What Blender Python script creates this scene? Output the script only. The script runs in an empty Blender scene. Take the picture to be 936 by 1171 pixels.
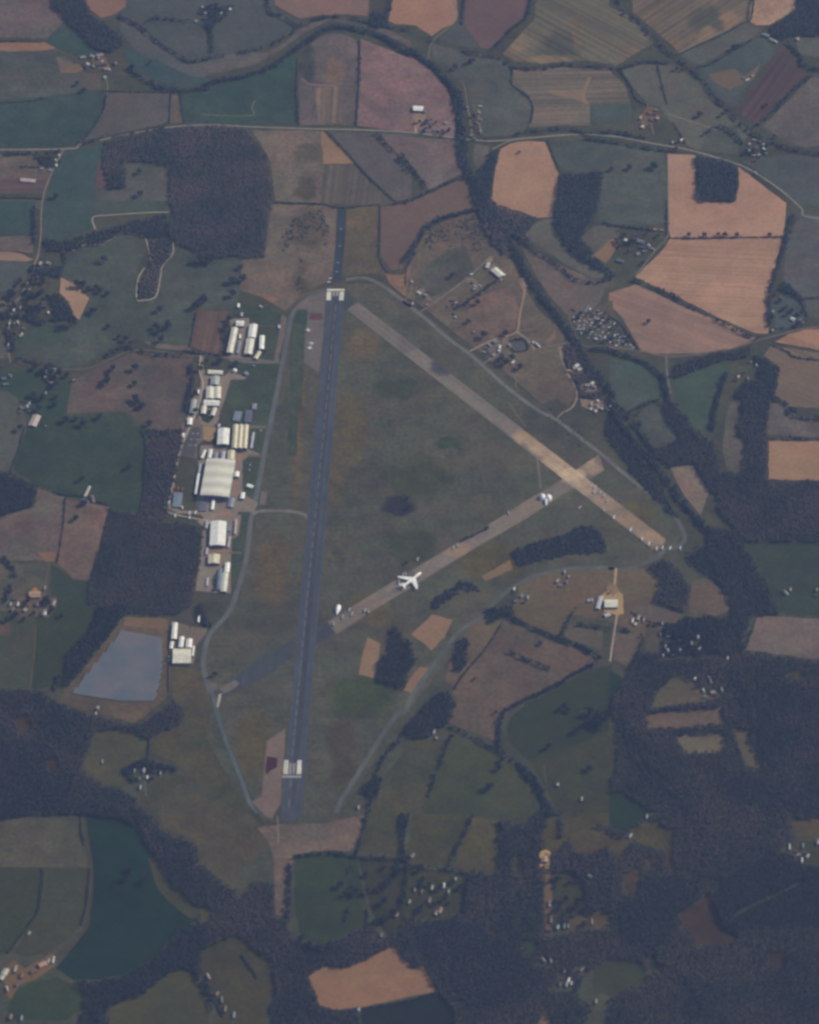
import bpy, math, random
import numpy as np
from mathutils import Vector, Matrix
R = math.radians
C = bpy.context.scene.collection
scene = bpy.context.scene
random.seed(7)
RNG = np.random.default_rng(11)

# ------------------------------------------------------------------ camera
CAM_H, TILT, MPP = 11000.0, R(46.0), 2.30        # height above ground, angle from straight down, metres per photo pixel at the centre
PW, PH = 936, 1171
DIST = CAM_H / math.cos(TILT)
CAMPOS = Vector((0, -CAM_H * math.tan(TILT), CAM_H))
FWD = Vector((0, math.sin(TILT), -math.cos(TILT)))
UPV = Vector((0, math.cos(TILT), math.sin(TILT)))
KPX = MPP / DIST
cd = bpy.data.cameras.new('camera'); cam = bpy.data.objects.new('camera', cd); C.objects.link(cam)
cam.location = CAMPOS; cam.rotation_euler = (TILT, 0, 0)
cd.sensor_fit = 'HORIZONTAL'; cd.sensor_width = 36
cd.angle_x = 2 * math.atan(PW / 2 * KPX)
cd.dof.use_dof = True; cd.dof.focus_distance = 17200; cd.dof.aperture_fstop = 0.0095   # long lens set on the far fields: the near ones go a little soft
cd.clip_start = 100; cd.clip_end = 90000
scene.camera = cam

# ------------------------------------------------------------------ world, sun, exposure
SUN_AZ, SUN_EL = R(68), R(36)
w = bpy.data.worlds.new('World'); scene.world = w; w.use_nodes = True
nt = w.node_tree; bgn = nt.nodes['Background']
sky = nt.nodes.new('ShaderNodeTexSky'); sky.sky_type = 'NISHITA'; sky.sun_disc = False
sky.sun_elevation = SUN_EL; sky.sun_rotation = SUN_AZ; sky.air_density = 1.0; sky.dust_density = 1.5; sky.altitude = 0
nt.links.new(sky.outputs[0], bgn.inputs[0]); bgn.inputs[1].default_value = 0.13
sl = bpy.data.lights.new('sun', 'SUN'); sl.energy = 4.8; sl.angle = R(0.55); sl.color = (1.0, 0.93, 0.84)
so = bpy.data.objects.new('sun', sl); C.objects.link(so)
sdir = Vector((math.sin(SUN_AZ) * math.cos(SUN_EL), math.cos(SUN_AZ) * math.cos(SUN_EL), math.sin(SUN_EL)))
so.rotation_euler = sdir.to_track_quat('Z', 'Y').to_euler(); so.location = (3000, 1500, 6000)
scene.view_settings.view_transform = 'Standard'; scene.view_settings.look = 'None'
scene.view_settings.exposure = 0.0; scene.view_settings.gamma = 1
scene.cycles.filter_width = 2.8
scene.cycles.max_bounces = 4; scene.cycles.volume_bounces = 0
scene.cycles.diffuse_bounces = 2

# haze: one closed box of even air around camera and ground
HAZE_D, HAZE_COL = 1.2e-5, (0.36, 0.50, 0.885)

# ------------------------------------------------------------------ helpers
TILES = {}
for r_, y_ in zip('ABCDE', (0, 230, 460, 690, 931)):
    for c_, x_ in zip('1234', (0, 230, 460, 696)): TILES[r_ + c_] = (x_, y_, 3.9)
TILES.update(a=(180, 320, 6.686), b=(180, 460, 6.686), c=(180, 580, 6.686), d=(180, 690, 6.686), e=(320, 300, 7.8),
             f=(280, 820, 7.8), k=(690, 100, 4.457), m=(180, 380, 7.8), g=(70, 40, 11.7), q=(640, 340, 9.36),
             s=(0, 640, 7.8), n=(720, 700, 6.686), v=(0, 280, 7.8), t=(540, 360, 9.36), u=(630, 400, 9.36), w=(460, 300, 5.85),
             z=(460, 100, 7.8), x=(445, 635, 15.6), y=(660, 640, 9.36), P=(0, 0, 1.0))

def pts(s):
    """photo points written per study crop -> list of photo pixel coordinates"""
    out = []; t = TILES['P']
    for tok in s.split():
        if ':' in tok: k, tok = tok.split(':'); t = TILES[k]
        if not tok: continue
        x, y = tok.split(',')
        out.append((t[0] + float(x) / t[2], t[1] + float(y) / t[2]))
    return out

def G(px, py, z=0.0):
    """the point of the horizontal plane at height z that the photo pixel looks at"""
    d = FWD + Vector((1, 0, 0)) * ((px - PW / 2) * KPX) + UPV * ((PH / 2 - py) * KPX)
    t = (z - CAM_H) / d.z
    p = CAMPOS + d * t
    return Vector((p.x, p.y, z))

def GN(a, z=0.0):
    a = np.asarray(a, float)
    dx = (a[:, 0] - PW / 2) * KPX; dy = (PH / 2 - a[:, 1]) * KPX
    d = np.stack([dx, FWD.y + UPV.y * dy, FWD.z + UPV.z * dy], 1)
    t = (z - CAM_H) / d[:, 2]
    return np.stack([d[:, 0] * t, CAMPOS.y + d[:, 1] * t], 1)

def extend(pl):
    """areas that run out of the photo go on beyond its edge"""
    out = []
    for x, y in pl:
        if x <= 2: x -= 90
        if x >= 934: x += 90
        if y <= 2: y -= 70
        if y >= 1169: y += 70
        out.append((x, y))
    return out

def inside(P, poly):
    P = np.asarray(P, float); poly = np.asarray(poly, float)
    res = np.zeros(len(P), bool); n = len(poly); j = n - 1
    for i in range(n):
        xi, yi = poly[i]; xj, yj = poly[j]
        if yi != yj:
            c = ((yi > P[:, 1]) != (yj > P[:, 1])) & (P[:, 0] < (xj - xi) * (P[:, 1] - yi) / (yj - yi) + xi)
            res ^= c
        j = i
    return res

def smooth(pl, n=4, closed=False):
    """Catmull-Rom through the points"""
    P = [Vector(p) for p in pl]; out = []; N = len(P)
    rng = range(N if closed else N - 1)
    for i in rng:
        if closed: p0, p1, p2, p3 = P[i - 1], P[i], P[(i + 1) % N], P[(i + 2) % N]
        else: p0, p1, p2, p3 = P[max(i - 1, 0)], P[i], P[i + 1], P[min(i + 2, N - 1)]
        for k in range(n):
            t = k / n
            q = 0.5 * ((2 * p1) + (p2 - p0) * t + (2 * p0 - 5 * p1 + 4 * p2 - p3) * t * t + (3 * p1 - p0 - 3 * p2 + p3) * t ** 3)
            out.append(tuple(q))
    if not closed: out.append(tuple(P[-1]))
    return out

def mesh_np(name, V, F, mats, midx=None, parent=None, link=True):
    me = bpy.data.meshes.new(name)
    V = np.asarray(V, np.float32); F = np.asarray(F, np.int32)
    me.vertices.add(len(V)); me.vertices.foreach_set('co', V.ravel())
    nf, k = F.shape
    me.loops.add(nf * k); me.loops.foreach_set('vertex_index', F.ravel())
    me.polygons.add(nf); me.polygons.foreach_set('loop_start', np.arange(0, nf * k, k, dtype=np.int32))
    me.polygons.foreach_set('loop_total', np.full(nf, k, np.int32))
    for m in mats: me.materials.append(m)
    if midx is not None: me.polygons.foreach_set('material_index', np.asarray(midx, np.int32))
    me.update(calc_edges=True)
    o = bpy.data.objects.new(name, me)
    if link: C.objects.link(o)
    if parent: o.parent = parent
    return o

def mesh_py(name, V, F, mat, parent=None):
    me = bpy.data.meshes.new(name); me.from_pydata([tuple(v) for v in V], [], F); me.update()
    me.materials.append(mat)
    o = bpy.data.objects.new(name, me); C.objects.link(o)
    if parent: o.parent = parent
    return o

def tag(o, label=None, cat=None, group=None, kind=None):
    if label: o['label'] = label
    if cat: o['category'] = cat
    if group: o['group'] = group
    if kind: o['kind'] = kind
    return o

def empty(name, loc, rz=0):
    o = bpy.data.objects.new(name, None); C.objects.link(o); o.location = loc; o.rotation_euler = (0, 0, rz)
    o.empty_display_size = 5
    return o

def copy_tree(o, parent=None):
    c = o.copy(); C.objects.link(c)
    if parent: c.parent = parent
    for ch in KIDS.get(o.name, []): copy_tree(ch, c)
    return c
KIDS = {}

ORD = ['first', 'second', 'third', 'fourth', 'fifth', 'sixth', 'seventh', 'eighth', 'ninth', 'tenth', 'eleventh', 'twelfth', 'thirteenth',
       'fourteenth', 'fifteenth', 'sixteenth', 'seventeenth', 'eighteenth', 'nineteenth', 'twentieth']
ORD += ['twenty-' + o for o in ORD[:9]] + ['thirtieth'] + ['thirty-' + o for o in ORD[:9]] + ['fortieth'] + ['forty-' + o for o in ORD[:9]]
NUM = ['zero', 'one', 'two', 'three', 'four', 'five', 'six', 'seven', 'eight', 'nine', 'ten', 'eleven', 'twelve', 'thirteen', 'fourteen',
       'fifteen', 'sixteen', 'seventeen', 'eighteen', 'nineteen', 'twenty']

# ------------------------------------------------------------------ materials
def lin(c):
    c = c / 255.0
    return c / 12.92 if c <= 0.04045 else ((c + 0.055) / 1.055) ** 2.4
# ground colour whose sunlit look through this air is the given picture colour: (look - airlight) / light
AIR = (0.0285, 0.0393, 0.0744); LIT = (0.855, 0.867, 0.944)
def albedo(rgb, k=1.0):
    return tuple(min(0.8, max(0.006, (lin(v) - a) / l * k)) for v, a, l in zip(rgb, AIR, LIT))

MATS = {}
def node(nt, t, **kw):
    n = nt.nodes.new(t)
    for k_, v_ in kw.items(): setattr(n, k_, v_)
    return n

def ground_mat(rgb, tex='g', k=1.0, spots=()):
    """tex: g grass, s bare soil, p ploughed / drilled lines (p30 = angle), c concrete, t tarmac, m strongly mottled"""
    key = (rgb, tex, k, tuple(spots))
    if key in MATS: return MATS[key]
    base = albedo(rgb, k)
    m = bpy.data.materials.new('ground_' + tex[0]); m.use_nodes = True; nt = m.node_tree
    b = nt.nodes['Principled BSDF']; b.inputs['Roughness'].default_value = 0.95; b.inputs['Specular IOR Level'].default_value = 0.1
    tc = node(nt, 'ShaderNodeTexCoord'); L = nt.links.new
    off = node(nt, 'ShaderNodeMapping'); L(tc.outputs['Object'], off.inputs[0])
    rr = random.Random(str(key[:3])); off.inputs['Location'].default_value = (rr.uniform(-9e3, 9e3), rr.uniform(-9e3, 9e3), 0)
    amp = {'g': (0.16, 0.14, 0.22), 's': (0.13, 0.09, 0.12), 'p': (0.14, 0.08, 0.14), 'c': (0.12, 0.12, 0.14), 't': (0.12, 0.14, 0.10), 'm': (0.22, 0.22, 0.26)}[tex[0]]
    cur = None
    for sc, am, det in ((1 / 230, amp[0], 3), (1 / 48, amp[1], 4), (1 / 11, amp[2], 5)):
        n = node(nt, 'ShaderNodeTexNoise'); n.inputs['Scale'].default_value = sc; n.inputs['Detail'].default_value = det
        L(off.outputs[0], n.inputs['Vector'])
        mr = node(nt, 'ShaderNodeMapRange'); mr.inputs[1].default_value = 0.3; mr.inputs[2].default_value = 0.7
        mr.inputs[3].default_value = 1 - am; mr.inputs[4].default_value = 1 + am; L(n.outputs[0], mr.inputs[0])
        if cur is None: cur = mr.outputs[0]
        else:
            mu = node(nt, 'ShaderNodeMath', operation='MULTIPLY'); L(cur, mu.inputs[0]); L(mr.outputs[0], mu.inputs[1]); cur = mu.outputs[0]
    if tex[0] in 'pt' or len(tex) > 1:
        ang = float(tex[1:]) if len(tex) > 1 else 86.0
        mp = node(nt, 'ShaderNodeMapping'); mp.vector_type = 'TEXTURE'; mp.inputs['Rotation'].default_value = (0, 0, R(ang)); mp.inputs['Scale'].default_value = (700, 10, 1)
        L(tc.outputs['Object'], mp.inputs[0])
        n = node(nt, 'ShaderNodeTexNoise'); n.inputs['Scale'].default_value = 1; n.inputs['Detail'].default_value = 2; L(mp.outputs[0], n.inputs['Vector'])
        am = 0.34 if tex[0] == 'p' else 0.14
        mr = node(nt, 'ShaderNodeMapRange'); mr.inputs[1].default_value = 0.3; mr.inputs[2].default_value = 0.7
        mr.inputs[3].default_value = 1 - am; mr.inputs[4].default_value = 1 + am; L(n.outputs[0], mr.inputs[0])
        mu = node(nt, 'ShaderNodeMath', operation='MULTIPLY'); L(cur, mu.inputs[0]); L(mr.outputs[0], mu.inputs[1]); cur = mu.outputs[0]
    # hue drift: greener <-> browner
    n2 = node(nt, 'ShaderNodeTexNoise'); n2.inputs['Scale'].default_value = 1 / 110; n2.inputs['Detail'].default_value = 4
    L(off.outputs[0], n2.inputs['Vector'])
    r2 = node(nt, 'ShaderNodeMapRange'); r2.inputs[1].default_value = 0.35; r2.inputs[2].default_value = 0.65; L(n2.outputs[0], r2.inputs[0])
    dr = {'g': 0.09, 's': 0.04, 'p': 0.06, 'c': 0.05, 't': 0.04, 'm': 0.10}[tex[0]]
    mx = node(nt, 'ShaderNodeMix', data_type='RGBA'); L(r2.outputs[0], mx.inputs[0])
    mx.inputs[6].default_value = (base[0] * (1 - dr), base[1] * (1 + dr * .15), base[2] * (1 - dr * .1), 1)
    mx.inputs[7].default_value = (base[0] * (1 + dr), base[1] * (1 - dr * .05), base[2] * (1 + dr * .1), 1)
    out = mx.outputs[2]
    n3 = node(nt, 'ShaderNodeTexNoise'); n3.inputs['Scale'].default_value = 1 / 13; n3.inputs['Detail'].default_value = 3; L(off.outputs[0], n3.inputs['Vector'])
    v3 = node(nt, 'ShaderNodeVectorMath', operation='MULTIPLY_ADD'); L(n3.outputs['Color'], v3.inputs[0])
    ga = {'g': .5, 's': .22, 'p': .4, 'c': .3, 't': .4, 'm': .5}[tex[0]]; v3.inputs[1].default_value = (ga, ga * .8, ga); v3.inputs[2].default_value = (1 - ga / 2, 1 - ga * .4, 1 - ga / 2)
    v4 = node(nt, 'ShaderNodeVectorMath', operation='MULTIPLY'); L(v3.outputs[0], v4.inputs[1]); GRAIN = v4
    if spots:   # patches of other growth or soil with soft, wandering edges
        wn = node(nt, 'ShaderNodeTexNoise'); wn.inputs['Scale'].default_value = 1 / 60; wn.inputs['Detail'].default_value = 4; L(tc.outputs['Object'], wn.inputs['Vector'])
        ws = node(nt, 'ShaderNodeVectorMath', operation='MULTIPLY_ADD'); L(wn.outputs['Color'], ws.inputs[0]); ws.inputs[1].default_value = (70, 90, 0); L(tc.outputs['Object'], ws.inputs[2])
        for (sx, sy, rx, ry, c2) in spots:
            g0 = G(sx, sy); c = albedo(c2)
            mp = node(nt, 'ShaderNodeMapping'); mp.vector_type = 'TEXTURE'; mp.inputs['Location'].default_value = (g0.x + 35, g0.y + 45, 0)
            mp.inputs['Scale'].default_value = (rx * MPP, ry * MPP * 1.44, 1e6); L(ws.outputs[0], mp.inputs[0])
            ln = node(nt, 'ShaderNodeVectorMath', operation='LENGTH'); L(mp.outputs[0], ln.inputs[0])
            mr = node(nt, 'ShaderNodeMapRange', interpolation_type='SMOOTHSTEP'); mr.inputs[1].default_value = 1.25; mr.inputs[2].default_value = .6; L(ln.outputs['Value'], mr.inputs[0])
            m2 = node(nt, 'ShaderNodeMix', data_type='RGBA'); L(mr.outputs[0], m2.inputs[0]); L(out, m2.inputs[6]); m2.inputs[7].default_value = (*c, 1); out = m2.outputs[2]
    L(out, GRAIN.inputs[0])
    vm = node(nt, 'ShaderNodeVectorMath', operation='SCALE'); L(GRAIN.outputs[0], vm.inputs[0]); L(cur, vm.inputs['Scale'])
    L(vm.outputs[0], b.inputs['Base Color'])
    MATS[key] = m; return m

def plain(name, col, rough=0.7, var=0.12, scale=0.15, spec=0.3, metal=0.0):
    if name in MATS: return MATS[name]
    m = bpy.data.materials.new(name); m.use_nodes = True; nt = m.node_tree; b = nt.nodes['Principled BSDF']
    b.inputs['Roughness'].default_value = rough; b.inputs['Specular IOR Level'].default_value = spec; b.inputs['Metallic'].default_value = metal
    tc = node(nt, 'ShaderNodeNewGeometry'); n = node(nt, 'ShaderNodeTexNoise'); n.inputs['Scale'].default_value = scale; n.inputs['Detail'].default_value = 3
    nt.links.new(tc.outputs['Position'], n.inputs['Vector'])
    mr = node(nt, 'ShaderNodeMapRange'); mr.inputs[1].default_value = .3; mr.inputs[2].default_value = .7; mr.inputs[3].default_value = 1 - var; mr.inputs[4].default_value = 1 + var
    nt.links.new(n.outputs[0], mr.inputs[0])
    vm = node(nt, 'ShaderNodeVectorMath', operation='SCALE'); vm.inputs[0].default_value = col; nt.links.new(mr.outputs[0], vm.inputs['Scale'])
    nt.links.new(vm.outputs[0], b.inputs['Base Color'])
    MATS[name] = m; return m

def ribbed(name, col, spacing, ang):
    """profiled sheet roof: faint lines across"""
    if name in MATS: return MATS[name]
    m = plain(name, col, rough=0.5, var=0.07, scale=0.06, spec=0.4)
    return m

def leafy(name, c1, c2, scale=0.006):
    if name in MATS: return MATS[name]
    m = bpy.data.materials.new(name); m.use_nodes = True; nt = m.node_tree; b = nt.nodes['Principled BSDF']
    b.inputs['Roughness'].default_value = 0.9; b.inputs['Specular IOR Level'].default_value = 0.05
    g = node(nt, 'ShaderNodeNewGeometry'); n = node(nt, 'ShaderNodeTexNoise'); n.inputs['Scale'].default_value = scale; n.inputs['Detail'].default_value = 5; n.inputs['Roughness'].default_value = 0.65
    nt.links.new(g.outputs['Position'], n.inputs['Vector'])
    mr = node(nt, 'ShaderNodeMapRange'); mr.inputs[1].default_value = .40; mr.inputs[2].default_value = .60; nt.links.new(n.outputs[0], mr.inputs[0])
    mx = node(nt, 'ShaderNodeMix', data_type='RGBA'); nt.links.new(mr.outputs[0], mx.inputs[0])
    mx.inputs[6].default_value = (*c1, 1); mx.inputs[7].default_value = (*c2, 1)
    nt.links.new(mx.outputs[2], b.inputs['Base Color'])
    MATS[name] = m; return m

def tone_mats(tone, y=600):
    """twig and leaf colours; stronger haze over the far woods is painted in as paler colour"""
    lv = 0 if y < 330 else 1 if y < 520 else 2 if y < 720 else 3
    key = ('tone', tone, lv)
    if key in MATS: return MATS[key]
    f = (1.75, 1.5, 1.25, 1.0)[lv]  # brightening per distance level, haze mixed into the leaf colours
    base = {'p': (((.092, .067, .058), (.036, .045, .038)), ((.080, .062, .054), (.034, .043, .038)), ((.100, .072, .060), (.044, .048, .040))),
            'b': (((.026, .038, .033), (.040, .046, .040)), ((.020, .030, .029), (.030, .036, .033)), ((.046, .042, .045), (.032, .037, .036))),
            'x': (((.048, .045, .038), (.030, .038, .032)), ((.036, .038, .034), (.026, .034, .030)), ((.058, .050, .042), (.036, .042, .034)))}[tone]
    nm = {'p': 'bare_twigs', 'b': 'evergreen', 'x': 'mixed_leaf'}[tone]
    MATS[key] = [leafy(f'{nm}_{lv}{k}', tuple(v * f for v in a), tuple(v * f for v in b)) for k, (a, b) in enumerate(base)]
    return MATS[key]
def mean_y(pl): return sum(q[1] for q in pl) / len(pl)
BARK = plain('bark', (0.09, 0.07, 0.055), rough=.95)

# ------------------------------------------------------------------ ground sheets, each a little above what it lies on
DEBUG = False
SHEETS = []   # (photo polygon, z)
def overlap(A, B):
    a = np.asarray(A); b = np.asarray(B)
    if a[:, 0].max() < b[:, 0].min() or b[:, 0].max() < a[:, 0].min() or a[:, 1].max() < b[:, 1].min() or b[:, 1].max() < a[:, 1].min(): return False
    if inside(a, b).any() or inside(b, a).any(): return True
    a2 = np.roll(a, -1, 0); b2 = np.roll(b, -1, 0)
    def cr(o, p, q): return (p[..., 0] - o[..., 0]) * (q[..., 1] - o[..., 1]) - (p[..., 1] - o[..., 1]) * (q[..., 0] - o[..., 0])
    A1, A2, B1, B2 = a[:, None], a2[:, None], b[None], b2[None]
    return bool(((cr(A1, A2, B1) * cr(A1, A2, B2) < 0) & (cr(B1, B2, A1) * cr(B1, B2, A2) < 0)).any())

def sheet(name, pl, mat, step=0.09):
    lvl = 0
    for q, l in SHEETS:
        if l >= lvl and overlap(pl, q): lvl = l + 1
    SHEETS.append((pl, lvl))
    z = 0.3 + step * lvl
    g = GN(pl)
    ar = sum(g[i - 1][0] * g[i][1] - g[i][0] * g[i - 1][1] for i in range(len(g)))
    if ar < 0: g = g[::-1]
    if DEBUG:
        n = len(g)
        for i in range(n):
            a, b = g[i], g[(i + 1) % n]
            for j in range(i + 2, n):
                if i == 0 and j == n - 1: continue
                c, d = g[j], g[(j + 1) % n]
                cr = lambda o, p, q: (p[0] - o[0]) * (q[1] - o[1]) - (p[1] - o[1]) * (q[0] - o[0])
                if cr(a, b, c) * cr(a, b, d) < 0 and cr(c, d, a) * cr(c, d, b) < 0: print('SELFX', name, len(SHEETS), pl[i], mat.name)
    o = mesh_py(name, [(x, y, z) for x, y in g], [list(range(len(pl)))], mat)
    o['kind'] = 'structure'
    return o

def ground_z(px, py):
    z = 0.0
    for q, l in SHEETS:
        if 0.3 + 0.09 * l > z and inside([(px, py)], q)[0]: z = 0.3 + 0.09 * l
    return z

CLEAR = []; HOUSES = []
def rough_edge(pl, amp=0.55, seg=7.0):
    """break straight outlines into slightly wandering ones"""
    out = []; n = len(pl); rr = random.Random(int(pl[0][0] * 7 + pl[0][1] * 13))
    for i in range(n):
        a, b = Vector(pl[i]), Vector(pl[(i + 1) % n]); d = b - a; k = max(1, int(d.length / seg))
        for j in range(k):
            p = a + d * (j / k)
            if j: p = p + Vector((-d.y, d.x)).normalized() * rr.uniform(-amp, amp)
            out.append((p.x, p.y))
    return out

def field(rgb, tex, s, name='field', spots=()):
    clear = s.startswith('!'); pl = extend(pts(s.lstrip('!')))
    if clear: CLEAR.append(pl)
    if tex[0] in 'gm' and rgb[0] > 70: rgb = (rgb[0], rgb[1] - .5, rgb[2] + 2)
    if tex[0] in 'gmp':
        k = min(1, max(0, (820 - mean_y(pl)) / 250)); rgb = (rgb[0] + 4.5 * k, rgb[1] + 4 * k, rgb[2] + 5 * k)  # far fields lightened: extra distance haze put into their colour
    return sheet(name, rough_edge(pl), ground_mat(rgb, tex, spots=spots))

def hard(rgb, tex, s, name):
    return sheet(name, pts(s), ground_mat(rgb, tex))

def ribbon_px(pl, wpx):
    """photo outline of a strip wpx photo pixels wide on the ground (true width in metres = wpx * 2.3)"""
    sm = smooth(pl, 5); g = GN(sm); n = len(g); Lf, Rt = [], []
    for i in range(n):
        t = g[min(i + 1, n - 1)] - g[max(i - 1, 0)]; t = t / (np.hypot(*t) + 1e-9)
        nn = np.array([-t[1], t[0]]) * wpx * MPP / 2
        Lf.append(g[i] + nn); Rt.append(g[i] - nn)
    return np.array(Lf), np.array(Rt), sm

def to_px(x, y, z=0.0):
    v = Vector((x, y, z)) - CAMPOS; dz = v.dot(FWD)
    return (PW / 2 + v.x / dz / KPX, PH / 2 - v.dot(UPV) / dz / KPX)

def road(rgb, s, wpx, name='road', tex='c', clear=False):
    if clear:
        A_, B_, _ = ribbon_px(pts(s), wpx * 2.2 + 2); CLEAR.append([to_px(x, y - 7) for x, y in A_] + [to_px(x, y - 7) for x, y in B_[::-1]])
    pl = extend(pts(s)) if name == 'road' else pts(s)
    A, B, sm = ribbon_px(pl, wpx)
    out = [to_px(*p) for p in A] + [to_px(*p) for p in B[::-1]]
    lvl = 0
    for q, l in SHEETS:
        if l >= lvl and overlap(out, q): lvl = l + 1
    SHEETS.append((out, lvl)); z = 0.3 + 0.09 * lvl
    n = len(A); V = [(x, y, z) for x, y in A] + [(x, y, z) for x, y in B]
    F = [(i, i + 1, n + i + 1, n + i) for i in range(n - 1)]
    o = mesh_py(name, V, F, ground_mat(rgb, tex)); o['kind'] = 'structure'
    return o

# ------------------------------------------------------------------ foliage
ICO_V = None
def ico():
    global ICO_V
    t = (1 + 5 ** .5) / 2
    v = np.array([(-1, t, 0), (1, t, 0), (-1, -t, 0), (1, -t, 0), (0, -1, t), (0, 1, t), (0, -1, -t), (0, 1, -t), (t, 0, -1), (t, 0, 1), (-t, 0, -1), (-t, 0, 1)], float)
    v /= np.linalg.norm(v[0])
    f = np.array([(0, 11, 5), (0, 5, 1), (0, 1, 7), (0, 7, 10), (0, 10, 11), (1, 5, 9), (5, 11, 4), (11, 10, 2), (10, 7, 6), (7, 1, 8), (3, 9, 4), (3, 4, 2), (3, 2, 6), (3, 6, 8), (3, 8, 9), (4, 9, 5), (2, 4, 11), (6, 2, 10), (8, 6, 7), (9, 8, 1)])
    return v, f
IV, IF = ico()

def clumps(cen, rad, hgt, ntri, tsize, core=0.62):
    """leafy / twiggy masses: per centre a small uneven core and ntri loose leaf-clump faces through its volume"""
    N = len(cen); cen = np.asarray(cen, float); rad = np.asarray(rad, float); hgt = np.asarray(hgt, float)
    Vs, Fs, Ms = [], [], []
    mi = RNG.choice([0, 0, 0, 1, 1, 2], N)
    if core > 0:
        s = core * RNG.uniform(0.7, 1.25, (N, 12, 1))
        v = IV[None] * s * np.stack([rad, rad, hgt], 1)[:, None] + cen[:, None]
        Vs.append(v.reshape(-1, 3)); Fs.append((IF[None] + np.arange(N)[:, None, None] * 12).reshape(-1, 3)); Ms.append(np.repeat(mi, 20))
    base = N * 12 if core > 0 else 0
    d = RNG.normal(size=(N, ntri, 3)); d /= np.linalg.norm(d, axis=2, keepdims=True)
    rr = RNG.uniform(0.45, 1.12, (N, ntri, 1)); d[..., 2] = np.where(d[..., 2] < -0.4, -d[..., 2], d[..., 2])
    c = d * rr * np.stack([rad, rad, hgt], 1)[:, None] + cen[:, None]
    tri = RNG.normal(size=(N, ntri, 3, 3)) * tsize * rad[:, None, None, None] / 5
    v = (c[:, :, None] + tri).reshape(-1, 3)
    v[:, 2] = np.maximum(v[:, 2], 0.2)
    Vs.append(v); Fs.append(np.arange(N * ntri * 3).reshape(-1, 3) + base)
    m2 = np.repeat(mi, ntri); fl = RNG.random(len(m2)) < 0.3; m2 = np.where(fl, RNG.choice([0, 1, 2], len(m2)), m2); Ms.append(m2)
    return np.concatenate(Vs), np.concatenate(Fs), np.concatenate(Ms)

def scatter_poly(gp, spacing):
    gp = np.asarray(gp); lo, hi = gp.min(0), gp.max(0)
    nx = int((hi[0] - lo[0]) / spacing) + 2; ny = int((hi[1] - lo[1]) / spacing) + 2
    X, Y = np.meshgrid(np.arange(nx), np.arange(ny))
    P = np.stack([lo[0] + (X + (Y % 2) * .5) * spacing, lo[1] + Y * spacing], -1).reshape(-1, 2) + RNG.uniform(-.42, .42, (nx * ny, 2)) * spacing
    return P[inside(P, gp)]

NT = [0]
def crowns_at(P, h, rad, ntri=36, ts=1.0, vary=.15):
    N = len(P); r = rad * RNG.uniform(1 - vary, 1 + vary, N); hh = h * RNG.uniform(1 - vary, 1.12, N)
    cz = hh - r * 0.85
    NT[0] += N
    return clumps(np.column_stack([P, cz]), r, r * 0.95, ntri, ts)

def wood(tone, s, label, h=12.0, rad=5.8, spacing=8.0, floor=True, cat='wood'):
    pl = extend(pts(s)); Z = h * 0.55
    gp = GN(pl, Z)
    g2 = [tuple(p) for p in gp]; big = rough_edge(g2, 5.0, 22.0)
    P = scatter_poly(big, spacing)
    for c in CLEAR:
        gc = GN(c, Z * .5)
        P = P[~inside(P, gc)]
    for hx, hy, hr in HOUSES:
        P = P[((P[:, 0] - hx) ** 2 + ((P[:, 1] - hy + 7) / 1.3) ** 2) > (hr + 6) ** 2]
    # gentle height differences over the wood, and thin places
    V, F, M = crowns_at(P, h, rad)
    o = mesh_np('woodland', V, F, tone_mats(tone, mean_y(pl)), M)
    return tag(o, label, cat, kind='stuff')

def strip_pts(s, wpx, spacing, z):
    pl = pts(s); pl = extend(pl); sm = smooth(pl, 5); g = GN(sm, z)
    seg = np.hypot(*(g[1:] - g[:-1]).T); cum = np.concatenate([[0], np.cumsum(seg)]); L = cum[-1]
    W = wpx * MPP
    rows = max(1, int(W / spacing)); n = max(2, int(L / spacing * rows))
    u = (np.arange(n) + RNG.uniform(-.4, .4, n)) / n * L
    x = np.interp(u, cum, g[:, 0]); y = np.interp(u, cum, g[:, 1])
    x2 = np.interp(u + 2, cum, g[:, 0]); y2 = np.interp(u + 2, cum, g[:, 1]); x1 = np.interp(u - 2, cum, g[:, 0]); y1 = np.interp(u - 2, cum, g[:, 1])
    t = np.stack([x2 - x1, y2 - y1], 1); t /= np.linalg.norm(t, axis=1, keepdims=True) + 1e-9
    # slowly changing width
    wv = 0.75 + 0.35 * np.sin(u / 37.0 + L) * np.sin(u / 91.0)
    off = RNG.uniform(-.5, .5, n) * max(W - spacing * .5, 0) * wv
    return np.stack([x - t[:, 1] * off, y + t[:, 0] * off], 1)

def belt(tone, s, wpx, label, h=11.0, rad=4.6, spacing=6.5, gaps=0.0):
    P = strip_pts(s, wpx, spacing, h * .5)
    if gaps: P = P[np.sin(P[:, 0] / 21 + P[:, 1] / 17) > -1 + gaps * 2]
    keep = RNG.random(len(P)) < .90 + .1 * np.sin(P[:, 0] / 26) * np.cos(P[:, 1] / 33); P = P[keep]
    V, F, M = crowns_at(P, h, rad, 22, 1.5, vary=.45)
    o = mesh_np('tree_belt', V, F, tone_mats(tone, mean_y(pts(s))), M)
    return tag(o, label, 'tree belt', 'belts of trees along streams, roads and field edges', 'stuff')

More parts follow.
